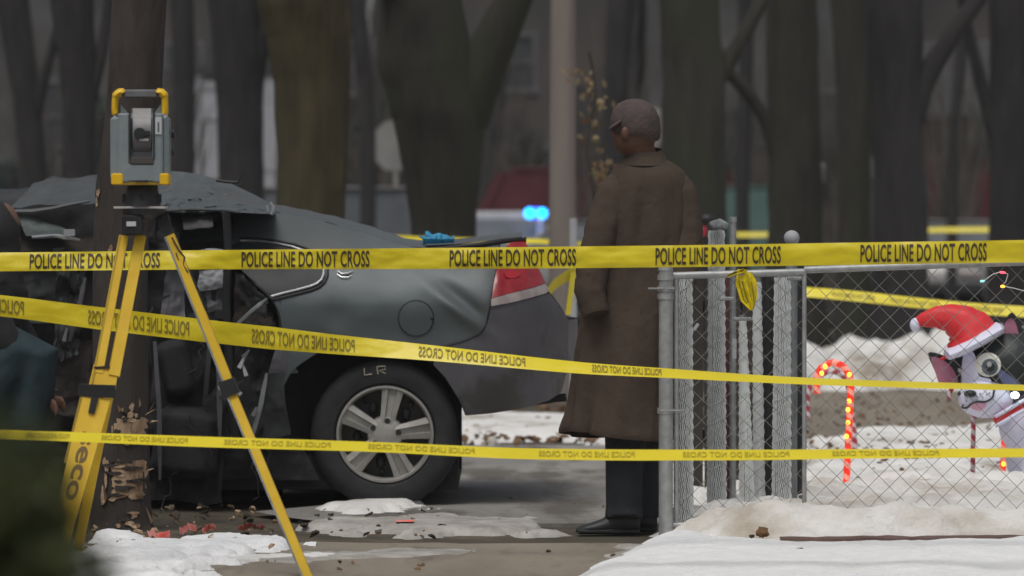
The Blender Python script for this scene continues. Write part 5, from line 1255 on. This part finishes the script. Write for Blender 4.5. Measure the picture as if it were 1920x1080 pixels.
for (hx, hy, hd) in ((80, 755, -.16), (94, 750, .1)):
    mb.ell(O(hx, hy, hd), (.042, .02, .032), 14, 10)
    for k in range(4): mb.tube([O(hx + 12, hy - 8 + 6 * k, hd), O(hx + 28 - abs(k - 1.5) * 3, hy - 4 + 7 * k, hd - .01), O(hx + 30 - abs(k - 1.5) * 3, hy + 6 + 7 * k, hd - .02)], [.009, .008, .007], 8)
    mb.tube([O(hx - 6, hy - 10, hd - .01), O(hx + 6, hy - 20, hd - .02), O(hx + 18, hy - 20, hd - .02)], [.011, .01, .008], 8)
obj('body', fuse(mb, .01, 'body', mat('light_brown_skin', (.16, .08, .05), .6)), None, oroot)
mb = MB()
mb.ell(O(-14, 436), (.125, .14, .145), 24, 18); mb.tube([O(-8, 440), O(-14, 480), O(-26, 515)], [.11, .135, .18], 24)
mb.tube([O(-10, 486), O(-28, 520), O(-52, 620), O(-62, 740), O(-45, 830)], [.09, .20, .215, .21, .20], 30, sq=.85, fn=lambda i, a: 1 + .06 * fbm(math.cos(a) * 2, math.sin(a) * 2, i * .8))
mb.tube([O(-62, 515, -.14), O(-20, 590, -.2), O(8, 640, -.21), O(66, 738, -.165)], [.09, .085, .075, .055], 18, fn=lambda i, a: 1 + .08 * fbm(math.cos(a) * 2, math.sin(a) * 2, i * 1.8))
mb.tube([O(-30, 515, .16), O(40, 640, .2), O(84, 732, .12)], [.09, .075, .055], 18)
obj('jacket', fuse(mb, .014, 'jacket', M['dark'], 3), None, oroot)
mb = MB()
for dy in (-.14, .12):
    mb.tube([O(-55, 800, dy), O(-10, 700, dy), O(35, 655, dy), O(62, 668, dy), O(62, 740, dy), O(40, 850, dy), O(22, 935, dy)], [.16, .15, .135, .115, .095, .085, .08], 22, fn=lambda i, a: 1 + .07 * fbm(math.cos(a) * 2, math.sin(a) * 2, i * .9 + dy * 9))
obj('trousers', fuse(mb, .014, 'trousers', M['navy'], 3), None, oroot)
for dy in (-.14, .12):
    mb = MB(); mb.ell(O(34, 950, dy), (.14, .05, .055), 20, 12); obj('shoe', mb, M['shoe'], oroot)

# ------------------------------------------------------------------ chain-link fence and gate
FY = 19.75; fs1 = FY / F
def W_(x, y, dy=0.0): return at(x, y, FY + dy)
def zof(y): return at(0, y, FY).z
def wiremesh(x0, x1, yb, yt, dy, pitch=.062, r=.0012, ph=0.0):
    a = W_(x0, 500, dy).x; b = W_(x1, 500, dy).x; z0 = zof(yb); z1 = zof(yt); H = z1 - z0; p2 = pitch * math.sqrt(2)
    mb = MB(); k0 = int((a - H) / p2) - 1; k1 = int((b + H) / p2) + 2
    for s in (1, -1):
        for k in range(k0, k1):
            xs = k * p2 + ph
            # line x = xs + s*(z - z0) (mirrored family starts from top of the same lattice)
            t0, t1 = 0.0, H
            if s == 1: t0 = max(0, a - xs); t1 = min(H, b - xs)
            else:
                xs2 = xs + H; t0 = max(0, xs2 - b); t1 = min(H, xs2 - a); 
            if t1 - t0 < .02: continue
            q = []; m_ = max(2, int((t1 - t0) / (p2 / 2)) + 1)
            for i in range(m_ + 1):
                t = lerp(t0, t1, i / m_); xx = (xs + t) if s == 1 else (xs2 - t)
                g = int(round((xx - a) / (p2 / 2))) + int(round(t / (p2 / 2)))
                q.append(Vector((xx + .0018 * fbm(xx * 6, t * 6, s), FY + dy + (.0025 if g % 2 else -.0025) * s + .004 * fbm(xx * 2, t * 2), z0 + t + .0018 * fbm(t * 6, xx * 6, s))))
            mb.tube(q, r, 4, cap=False)
    return mb
gate = thing('chain_link_gate', 'chain-link gate panel between the man and the thin pipe, bunched mesh behind it', 'gate', (W_(1380, 1000).x, FY, 0))
mb = MB(); mb.tube([W_(1262, 517, -.01), W_(1508, 510, -.01)], .0155, 14); obj('top_rail', mb, M['galv'], gate)
mb = MB(); mb.tube([W_(1262, 985, -.01), W_(1508, 985, -.01)], .014, 14); obj('bottom_rail', mb, M['galv'], gate)
mb = MB(); mb.tube([W_(1508, 508, -.01), W_(1508, 1004, -.01)], .0095, 12); obj('stile', mb, M['galv'], gate)
mb = MB(); mb.tube([W_(1268, 512, -.01), W_(1268, 1000, -.01)], .011, 12); obj('stile', mb, M['galv'], gate)
obj('wire_mesh', wiremesh(1262, 1508, 985, 512, 0), M['wirem'], gate, kind='stuff', clean=False)
post = thing('fence_post', 'thick galvanised gate post just right of the brown coat', 'post', (W_(1248, 1000).x, FY - .03, 0))
mb = MB(); mb.tube([(W_(1248, 1000).x, FY - .03, -.2), (W_(1248, 1000).x, FY - .03, zof(506))], .0295, 28); obj('shaft', mb, M['galv'], post)
mb = MB(); mb.tube([W_(1248, 507, -.03), W_(1248, 501, -.03), W_(1248, 497, -.03)], [.032, .03, .012], 20); obj('post_cap', mb, M['galv'], post)
for y in (520, 541, 556, 770):
    mb = MB(); mb.tube([W_(1248, y + 5, -.03), W_(1248, y - 5, -.03)], .034, 24)
    if y in (541, 770): mb.bbox(W_(1240 if y == 541 else 1262, y, -.06), (.11, .008, .008), .002)
    obj('hinge_band', mb, M['galv'], post)
fence = thing('chain_link_fence', 'long chain-link fence panel running right from the gate in front of the decorations', 'fence', (W_(1720, 1000).x, FY, 0))
mb = MB(); mb.tube([W_(1508, 506, .02), W_(2120, 484, .02)], .0155, 14); obj('top_rail', mb, M['galv'], fence)
mb = MB(); mb.tube([W_(2105, 484, .02), W_(2105, 1010, .02)], .024, 14); obj('post', mb, M['galv'], fence)
obj('wire_mesh', wiremesh(1508, 2105, 1012, 496, .02, ph=.03), M['wirem'], fence, kind='stuff', clean=False)
# bunched mesh seen behind the gate
def bunch(xt, wt, xb, wb_, yt, yb, dy, label, seed):
    rnd = random.Random(seed); a = W_(xb, 900, dy)
    root = thing('bunched_mesh', label, 'wire mesh', (a.x, FY + dy, 0), 'bunched upright runs of chain-link mesh behind the gate')
    mb = MB(); zt = at(0, yt, FY + dy).z
    def cx(z): t = z / zt; return lerp(W_(xb, 900, dy).x, W_(xt, 900, dy).x, t), lerp(wb_, wt, t) * (FY + dy) / F / 2 * .86
    P = [Vector((cx(z)[0] + .003 * math.sin(z * 9 + seed), FY + dy, z)) for z in [zt * k / 24 for k in range(25)]]
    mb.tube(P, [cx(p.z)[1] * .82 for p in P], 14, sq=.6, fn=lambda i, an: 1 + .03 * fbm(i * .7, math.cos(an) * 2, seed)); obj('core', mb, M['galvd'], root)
    mb = MB(); nw = 15
    for k in range(nw):
        a0 = PI + PI * (k + .5) / nw; q = []; zz = 0; i = 0
        while zz < zt:
            c, hw2 = cx(zz); j = (1 if i % 2 else -1) * .002; wob = .05 * fbm(zz * 3, k * .7, seed) + (.07 if i % 2 else -.07)
            q.append(Vector((c + math.cos(a0 + wob) * (hw2 + j), FY + dy + math.sin(a0) * hw2 * .7 + abs(j), zz))); zz += .022; i += 1
        mb.tube(q, .0024, 4, cap=False)
    obj('wires', mb, M['galv2'], root, kind='stuff', clean=False)
    mb = MB()
    zz = .08
    while zz < zt - .05:
        c, hw2 = cx(zz); q = [Vector((c + math.cos(an) * hw2 * 1.01, FY + dy + math.sin(an) * hw2 * .78, zz + .02 * math.cos(an))) for an in [PI + PI * s / 8 for s in range(9)]]
        mb.tube(q, .0014, 4); zz += rnd.uniform(.07, .2)
    obj('tie_wires', mb, M['galv2'], root, kind='stuff', clean=False)
    return root
bunch(1281, 38, 1282, 42, 512, 990, .10, 'leftmost bunched mesh run, right beside the thick gate post', 1)
bunch(1343, 34, 1344, 42, 432, 990, .55, 'bunched mesh run that rises above the top tape', 2)
bunch(1392, 14, 1402, 36, 590, 990, .35, 'slanting bunched mesh run that widens towards the ground', 3)
bunch(1419, 17, 1424, 26, 520, 990, .60, 'slim upright bunched mesh run under the yellow knot of tape', 4)
bunch(1467, 34, 1465, 42, 512, 990, .45, 'widest bunched mesh run next to the domed post', 5)
def pipe(px, wpx, yt, dy, m, label, cap=None, name='fence_post'):
    a = W_(px, 900, dy); z = at(0, yt, FY + dy).z; root = thing(name, label, 'post', (a.x, FY + dy, 0)); r_ = wpx * (FY + dy) / F / 2
    mb = MB(); mb.tube([(a.x, FY + dy, -.1), (a.x, FY + dy, z)], r_, 18); obj('shaft', mb, M[m], root)
    if cap == 'dome':
        mb = MB(); mb.ell((a.x, FY + dy, z), (r_ * 1.35, r_ * 1.35, r_ * 1.3), 18, 10); obj('post_cap', mb, M['trimw'], root)
    elif cap: mb = MB(); mb.tube([(a.x, FY + dy, z - .02), (a.x, FY + dy, z + .004)], r_ * 1.2, 18); obj('post_cap', mb, M[m], root)
    return root
pipe(1374, 12, 408, .62, 'galv', 'thin pipe with open top standing tall beside the highest bunched mesh', 'flat')
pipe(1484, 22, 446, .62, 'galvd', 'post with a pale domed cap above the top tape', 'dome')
pipe(1368, 16, 520, .8, 'maroon', 'maroon post behind the gate mesh')
pipe(1440, 22, 515, .95, 'black', 'blackish post between the mesh runs left of the domed post')
pipe(1498, 14, 518, .9, 'black', 'thin dark post just right of the domed post')
r0 = thing('mesh_clump', 'grey clump of bent brackets on top of the tallest mesh run', 'bracket', W_(1348, 430, .55))
mb = MB(); rnd = random.Random(6)
for k in range(7): mb.ell(W_(1335 + rnd.random() * 28, 412 + rnd.random() * 16, .5), (.014, .02, .012), 10, 8, Euler((rnd.random(), rnd.random(), 1)).to_matrix())
mb.tube([W_(1332, 420, .5), W_(1350, 414, .5), W_(1366, 424, .5)], .012, 8); mb.tube([W_(1350, 414, .55), W_(1350, 450, .55)], .012, 8)
obj('bracket', fuse(mb, .006, 'bracket', M['galvd'], 2), None, r0)
for (x, y, w2) in ((1392, 598, 36), (1362, 560, 30), (1490, 522, 30)):
    mb = MB(); mb.bbox(W_(x, y, .28), (w2 * fs1, .02, .016), .004); tag(obj('cross_clip', mb, M['galv']), {1392: 'short horizontal clip on top of the slanting mesh run', 1362: 'short pale clip left of the yellow tape knot', 1490: 'short clip joining the domed post and the thin pipe'}[x], 'clip')
mb = MB(); mb.bbox(W_(1377, 654, .3), (8 * fs1, .006, 38 * fs1), .001); tag(obj('paper_tag', mb, M['trimw']), 'small upright white tag hanging on the maroon post', 'tag')
mb = MB(); mb.bbox(W_(1305, 613, -.012), (6 * fs1, .004, 15 * fs1), .001, Euler((0, .6, 0)).to_matrix()); tag(obj('paper_tag', mb, M['trimw']), 'small tilted white tag caught in the gate mesh', 'tag')
# dark boards behind
bd = thing('board_screen', 'dark brown board screen standing behind the bunched mesh', 'fence', (W_(1400, 900, 2.6).x, FY + 2.6, 0))
YB = FY + 2.6; xa = at(1296, 800, YB).x; xb = at(1508, 800, YB).x; zt = at(0, 516, YB).z; nb = 9
for k in range(nb):
    w2 = (xb - xa) / nb; mb = MB(); mb.bbox((xa + w2 * (k + .5), YB + .004 * (k % 3), zt / 2), (w2 - .008, .022, zt + .01 * math.sin(k * 3)), .003); obj('board', mb, M['boardm'], bd)
for z in (.3, .9):
    mb = MB(); mb.bbox(((xa + xb) / 2, YB + .035, z), (xb - xa, .03, .07), .004); obj('batten', mb, M['brownd'], bd)
# yellow knot of tape on the rail
kn = thing('tape_knot', 'crumpled knot of yellow tape with black print hanging from the gate rail', 'tape', W_(1402, 510))
def strip(pl, wds, seed, dy=-.03):
    mb = MB()
    def f(u, v):
        k = u * (len(pl) - 1); i = min(len(pl) - 2, int(k)); t = k - i; x = lerp(pl[i][0], pl[i+1][0], t); y = lerp(pl[i][1], pl[i+1][1], t); w2 = lerp(wds[i], wds[i+1], t)
        dx = pl[i+1][0] - pl[i][0]; dyy = pl[i+1][1] - pl[i][1]; L_ = math.hypot(dx, dyy)
        return W_(x - dyy / L_ * (v - .5) * w2, y + dx / L_ * (v - .5) * w2, dy - .012 * math.sin(v * 7 + seed) - .01 * fbm(u * 4, v * 3, seed))
    mb.grid(f, 24, 8); return mb, f
s1, f1 = strip([(1392, 505), (1390, 530), (1398, 560), (1410, 581)], [18, 22, 20, 6], 1); obj('strip', s1, M['tape'], kn, clean=False)
s1, f2 = strip([(1402, 512), (1410, 530), (1414, 556), (1411, 580)], [14, 18, 12, 5], 4, -.045); obj('strip', s1, M['tape'], kn, clean=False)
s1, f3 = strip([(1395, 507), (1378, 512), (1364, 518)], [8, 7, 5], 7); obj('strip', s1, M['tape'], kn, clean=False)
for (ff, vv) in ((f1, .35), (f1, .62), (f2, .5)):
    mb = MB()
    for k in range(10):
        u = .3 + .05 * k; p = Vector(ff(u, vv)); q = Vector(ff(u + .028, vv + .12)); mb.tube([p + Vector((0, -.004, 0)), q + Vector((0, -.004, 0))], .0016, 4)
    obj('print', mb, M['ink'], kn, kind='stuff')
# string of lights on the fence
sl = thing('string_lights', 'short string of coloured fairy lights on the fence above the inflatable dog', 'lights', W_(1868, 520))
mb = MB(); mb.tube([W_(x, y, -.01) for x, y in ((1838, 530), (1848, 524), (1862, 514), (1878, 509), (1890, 514), (1886, 528), (1878, 536), (1900, 540), (1930, 548))], .0018, 5); obj('wire', mb, M['galv2'], sl)
for (x, y, mm, rx, rz) in ((1880, 511, 'bulbr', .012, .005), (1880, 537, 'bulbo', .010, .006), (1842, 527, 'bulbt', .010, .005)):
    mb = MB(); mb.ell(W_(x, y, -.015), (rx, .005, rz), 10, 8); obj('bulb', mb, M[mm], sl)

# ------------------------------------------------------------------ candy canes
def cane(pl, wpx, Y, label, lit, bulbs=(), turns=.055):
    root = thing('candy_cane', label, 'candy cane', (at(*pl[-1], Y).x, Y, 0), 'candy cane yard decorations'); P = []
    sp = []
    for i in range(len(pl) - 1):
        p0 = pl[max(0, i-1)]; p1 = pl[i]; p2 = pl[i+1]; p3 = pl[min(len(pl)-1, i+2)]
        for j in range(10):
            t = j / 10; sp.append(tuple(.5 * (2*p1[a] + (p2[a] - p0[a]) * t + (2*p0[a] - 5*p1[a] + 4*p2[a] - p3[a]) * t*t + (3*p1[a] - p0[a] - 3*p2[a] + p3[a]) * t**3) for a in (0, 1)))
    sp.append(pl[-1]); P = [at(x, y, Y) for x, y in sp]
    # even resample
    out = [P[0]]; step = .007; acc = 0
    for a, b in zip(P, P[1:]):
        d = (b - a).length; s = step - acc
        while s <= d: out.append(a.lerp(b, s / d)); s += step
        acc = d - (s - step)
    mb = MB(); n = 16; r_ = wpx * Y / F / 2; mb.tube(out, r_, n)
    for idx in range(len(mb.f) - 2):
        i, k = divmod(idx, n); mb.m[idx] = 0 if ((i * step / turns + k / n) % 1) < .55 else 1
    obj('tube', mb, [M['candyrl'], M['candywl']] if lit else [M['candyr'], M['candyw']], root)
    for (x, y) in bulbs:
        mb = MB(); c = at(x, y, Y); mb.ell(c + Vector((0, -r_ * .85, 0)), (.011, .008, .012), 10, 8); obj('bulb', mb, M['bulbo'], root)
    mb = MB(); e = out[-1]; mb.tube([e + Vector((0, 0, .01)), (e.x, e.y, -.08)], .006, 6); obj('stake', mb, M['black'], root)
cane([(1532, 738), (1531, 712), (1538, 692), (1556, 681), (1574, 683), (1589, 697), (1595, 720), (1594, 760), (1591, 820), (1588, 880), (1585, 950)], 13, 21.45, 'brightly lit candy cane nearest the gate, glowing orange-red', True,
     [(1547, 687), (1592, 702), (1592, 752), (1590, 792), (1587, 818), (1590, 768), (1584, 925), (1586, 940), (1540, 700)])
cane([(1514, 782), (1513, 750), (1520, 722), (1537, 704), (1560, 696), (1582, 706), (1592, 730), (1597, 775), (1603, 838), (1606, 880)], 11, 24.6, 'unlit candy cane just behind the brightest one', False)
cane([(1780, 748), (1781, 735), (1790, 722), (1805, 720), (1818, 732), (1823, 760), (1825, 800), (1824, 870), (1824, 947)], 9, 22.2, 'thin unlit candy cane standing left of the inflatable dog', False)
cane([(1858, 700), (1862, 682), (1878, 676), (1890, 690), (1888, 740), (1885, 800), (1881, 860), (1877, 938)], 12, 22.3, 'lit candy cane half hidden behind the inflatable dog', True, [(1881, 870), (1880, 895), (1878, 915), (1877, 930)])

# ------------------------------------------------------------------ inflatable dog
DY = 21.9; ds = DY / F
def DP(x, y, dy=0.0): return at(x, y, DY + dy)
dog = thing('inflatable_dog', 'black and white inflatable dog in a red hat at the right edge, pink ears', 'inflatable', (DP(1920, 960).x, DY, 0))
hc = (1888, 688); hr = (96, 78, 90)     # px radii x, z and depth
mb = MB()
mb.ell(DP(*hc), (hr[0] * ds, hr[2] * ds, hr[1] * ds), 36, 24)
mb.ell(DP(1845, 715), (48 * ds, 70 * ds, 42 * ds), 24, 16)
obj('head', fuse(mb, .012, 'head', M['dblack'], 8), None, dog)
def onhead(x, y, off=.008):
    u = (x - hc[0]) / hr[0]; v = (y - hc[1]) / hr[1]; k = max(0, 1 - u*u - v*v); d1 = -math.sqrt(k) * hr[2]
    u = (x - 1845) / 48; v = (y - 715) / 42; k2 = max(0, 1 - u*u - v*v); d2 = -math.sqrt(k2) * 70
    return DP(x, y, min(d1, d2, -8) * ds - off)
mb = MB(); mb.ell(DP(1848, 747, -.14), (52 * ds, 46 * ds, 37 * ds), 30, 20); mb.ell(DP(1822, 745, -.19), (24 * ds, 22 * ds, 26 * ds), 20, 14)
mz = obj('muzzle', fuse(mb, .010, 'muzzle', M['dwhite'], 6), None, dog)
def front(x, y, off=.004):
    u = (x - 1848) / 52; v = (y - 747) / 37; k = max(0, 1 - u*u - v*v); d1 = -.14 - math.sqrt(k) * 46 * ds
    u = (x - 1822) / 24; v = (y - 745) / 26; k = max(0, 1 - u*u - v*v); d2 = -.19 - (math.sqrt(k) * 22 * ds if k > 0 else -1)
    return DP(x, y, min(d1, d2) - off)
def patch(poly, m, name, fn=onhead, off=.008, sm=4, cell=6):
    return obj(name, poly_patch(smooth_poly(poly, sm), lambda x, y: fn(x, y, off), cell, .004), M[m], dog, clean=False)
patch([(1806, 668), (1815, 657), (1826, 662), (1833, 685), (1836, 705), (1858, 712), (1850, 730), (1808, 730), (1803, 705)], 'dwhite', 'blaze', off=.012)
patch([(1868, 690), (1895, 705), (1925, 735), (1900, 732), (1880, 718)], 'dblue', 'cheek_patch', off=.008)
for (cx, cy, rx, ry, off, m_, nm) in ((1853, 684, 24, 23, .014, 'dgw', 'eye_white'), (1856, 688, 15.5, 15.5, .018, 'dgrey', 'iris'), (1857, 688, 8.5, 8.5, .022, 'dblack', 'pupil'), (1855, 683, 4.5, 5, .026, 'trimw', 'eye_glint'),
                              (1797, 706, 8.5, 16, .012, 'dgw', 'eye_white'), (1797, 709, 5.5, 11, .016, 'dgrey', 'iris'), (1797, 708, 3, 4, .02, 'dblack', 'pupil')):
    n = 20; patch([(cx + rx * math.cos(2*PI*k/n), cy + ry * math.sin(2*PI*k/n)) for k in range(n)], m_, nm, off=off, sm=1)
def fold_ear(outer, inner, nm, d0):
    mb = poly_patch(smooth_poly(outer, 3), lambda x, y: DP(x, y, d0 - .012), 8); n0 = len(mb.v)
    m2 = poly_patch(smooth_poly(outer, 3), lambda x, y: DP(x, y, d0 + .03), 8); mb.add([Vector(v) for v in m2.v], m2.f)
    so = smooth_poly(outer, 3); k = len(so); mb.add([DP(x, y, d0 - .012) for x, y in so] + [DP(x, y, d0 + .03) for x, y in so], [(i, (i+1) % k, k + (i+1) % k, k + i) for i in range(k)])
    e = obj('ear', mb, M['dblack'], dog)
    obj('inner_ear', poly_patch(smooth_poly(inner, 3), lambda x, y: DP(x, y, d0 - .018 - .00015 * (y % 40)), 8, .005), M['dpink'], e, clean=False)
fold_ear([(1740, 664), (1752, 661), (1775, 668), (1800, 672), (1812, 700), (1796, 722), (1766, 724), (1752, 694)], [(1746, 670), (1766, 674), (1784, 688), (1796, 712), (1790, 720), (1764, 722), (1754, 698)], 'left', -.06)
fold_ear([(1893, 588), (1905, 592), (1925, 640), (1926, 668), (1890, 650), (1876, 625), (1882, 606)], [(1894, 597), (1903, 603), (1912, 635), (1910, 660), (1893, 642), (1880, 622), (1885, 606)], 'right', -.10)
# hat
def hp(x, y): return DP(x, y, -.10)
mb = MB(); hq = [(1826, 640, 53), (1818, 622, 46), (1803, 607, 36), (1780, 597, 27), (1755, 595, 20), (1732, 600, 14), (1717, 606, 8)]
hpts = []; hrs = []
for i in range(len(hq) - 1):
    for k in range(5): t = k / 5; hpts.append(hp(lerp(hq[i][0], hq[i+1][0], t), lerp(hq[i][1], hq[i+1][1], t))); hrs.append(lerp(hq[i][2], hq[i+1][2], t) * ds)
hpts.append(hp(*hq[-1][:2])); hrs.append(hq[-1][2] * ds)
mb.tube(hpts, hrs, 28, sq=.8, fn=lambda i, a: 1 + .03 * math.sin(a * 7) + .03 * fbm(math.cos(a) * 2, i * .2)); hat = obj('hat', mb, M['dred'], dog)
mb = MB(); mb.tube([hp(1772, 667), hp(1776, 665), hp(1800, 655), hp(1840, 634), hp(1874, 615), hp(1880, 612)], [.012, .026, .032, .034, .03, .012], 20, sq=4.6); obj('hat_band', mb, M['dwhite'], hat)
mb = MB(); mb.ell(hp(1716, 609), (10 * ds, 10 * ds, 13 * ds), 16, 10); obj('pompom', mb, M['dwhite'], hat)
# face lines
def fl(pl, r_, m_, nm, off=.004, fn=front):
    mb = MB(); q = smooth_poly(pl, 4)[:(len(pl) - 1) * 4 + 1]; mb.tube([fn(x, y, off) for x, y in q], r_, 6); obj(nm, mb, M[m_], mz)
fl([(1806, 760), (1812, 765), (1822, 757), (1832, 753), (1848, 753), (1860, 746), (1863, 736), (1860, 728)], .0045, 'dblack', 'mouth_line')
patch([(1826, 757), (1845, 756), (1848, 762), (1838, 770), (1826, 768), (1820, 763)], 'mouth', 'tongue', front, .006)
mb = MB(); mb.ell(front(1819, 738, .0), (12 * ds, .025, 7 * ds), 14, 10); mb.ell(front(1800, 738, -.02), (5 * ds, .02, 5 * ds), 10, 8); obj('nose', mb, M['dblack'], mz)
for (x, y) in ((1838, 738), (1850, 740), (1842, 744), (1855, 737), (1812, 752), (1832, 743)): mb = MB(); mb.ell(front(x, y, .0), (.0035, .004, .0035), 6, 5); obj('whisker_dot', mb, M['dgrey'], mz)
# body
mb = MB()
mb.ell(DP(1965, 850, .05), (80 * ds, 90 * ds, 95 * ds), 30, 20); mb.ell(DP(1918, 800, -.02), (46 * ds, 60 * ds, 50 * ds), 24, 16)
mb.tube([DP(1935, 820, -.06), DP(1936, 880, -.07), DP(1934, 950, -.08)], [.09, .07, .07], 20); mb.tube([DP(1990, 820, .1), DP(1995, 880, .12), DP(1995, 950, .12)], [.1, .08, .08], 20)
mb.ell(DP(1916, 950, -.15), (34 * ds, .13, 18 * ds), 20, 12); mb.ell(DP(1990, 948, .08), (36 * ds, .13, 18 * ds), 20, 12)
obj('body', fuse(mb, .014, 'body', M['dwhite'], 8), None, dog)
mb = MB(); mb.tube([DP(1867, 790, -.20), DP(1885, 780, -.235), DP(1905, 768, -.235), DP(1925, 757, -.22), DP(1950, 748, -.15)], [.02] * 5, 12, sq=.6); mb2 = mb
cl = obj('collar', mb, M['dred'], dog)
for off in (-12, 12):
    mb = MB(); mb.tube([DP(x, y + off * .75, d) for x, y, d in ((1867, 790, -.215), (1885, 780, -.25), (1905, 768, -.25), (1925, 757, -.235), (1950, 748, -.165))], .009, 8); obj('collar_edge', mb, M['dwhite'], cl)
mb = MB(); mb.ell(DP(1903, 741, -.27), (.02, .012, .016), 12, 8); obj('lamp', mb, M['led'], dog)
mb = MB(); mb.tube([DP(1775, 668, -.08), DP(1763, 674, -.08)], [.012, .004], 8); obj('hat_tie', mb, M['dred'], dog)

# ------------------------------------------------------------------ out-of-focus evergreen close to the camera
bx = thing('evergreen_shrub', 'blurred dark green shrub very close to the camera at lower left', 'shrub', (-.66, 4.6, 0))
rnd = random.Random(77); mb = MB()
cnt = 0
while cnt < 14000:
    dx, dy_, dz = rnd.uniform(-1, 1), rnd.uniform(-1, 1), rnd.uniform(-1, 1)
    if dx ** 4 + dz ** 4 + dy_ ** 2 + .25 * fbm(dx * 2, dz * 2, dy_) > 1 or (abs(dx) < .5 and abs(dy_) < .5 and abs(dz) < .6): continue
    cnt += 1
    p = Vector((-.640 + dx * .280, 4.6 + dy_ * .3, .60 + dz * .575))
    e = Euler((rnd.uniform(0, 6), rnd.uniform(0, 6), rnd.uniform(0, 6))).to_matrix(); s_ = rnd.uniform(.010, .022)
    mb.add([e @ Vector(q) * s_ + p for q in ((-1, -.35, 0), (1, -.3, .1), (1.1, .3, 0), (-.8, .35, .15))], [(0, 1, 2, 3)])
obj('foliage', mb, mat('shrub_green', (.022, .032, .004), .8, (.045, .055, .010), 6), bx, clean=False)
mb = MB()
for k in range(7):
    a = k * .9; mb.tube([(-.66, 4.6, 0), (-.66 + .08 * math.cos(a), 4.6 + .1 * math.sin(a), .4), (-.66 + .18 * math.cos(a), 4.6 + .22 * math.sin(a), .9)], [.02, .014, .006], 6)
obj('stem', mb, M['bark_d'], bx)
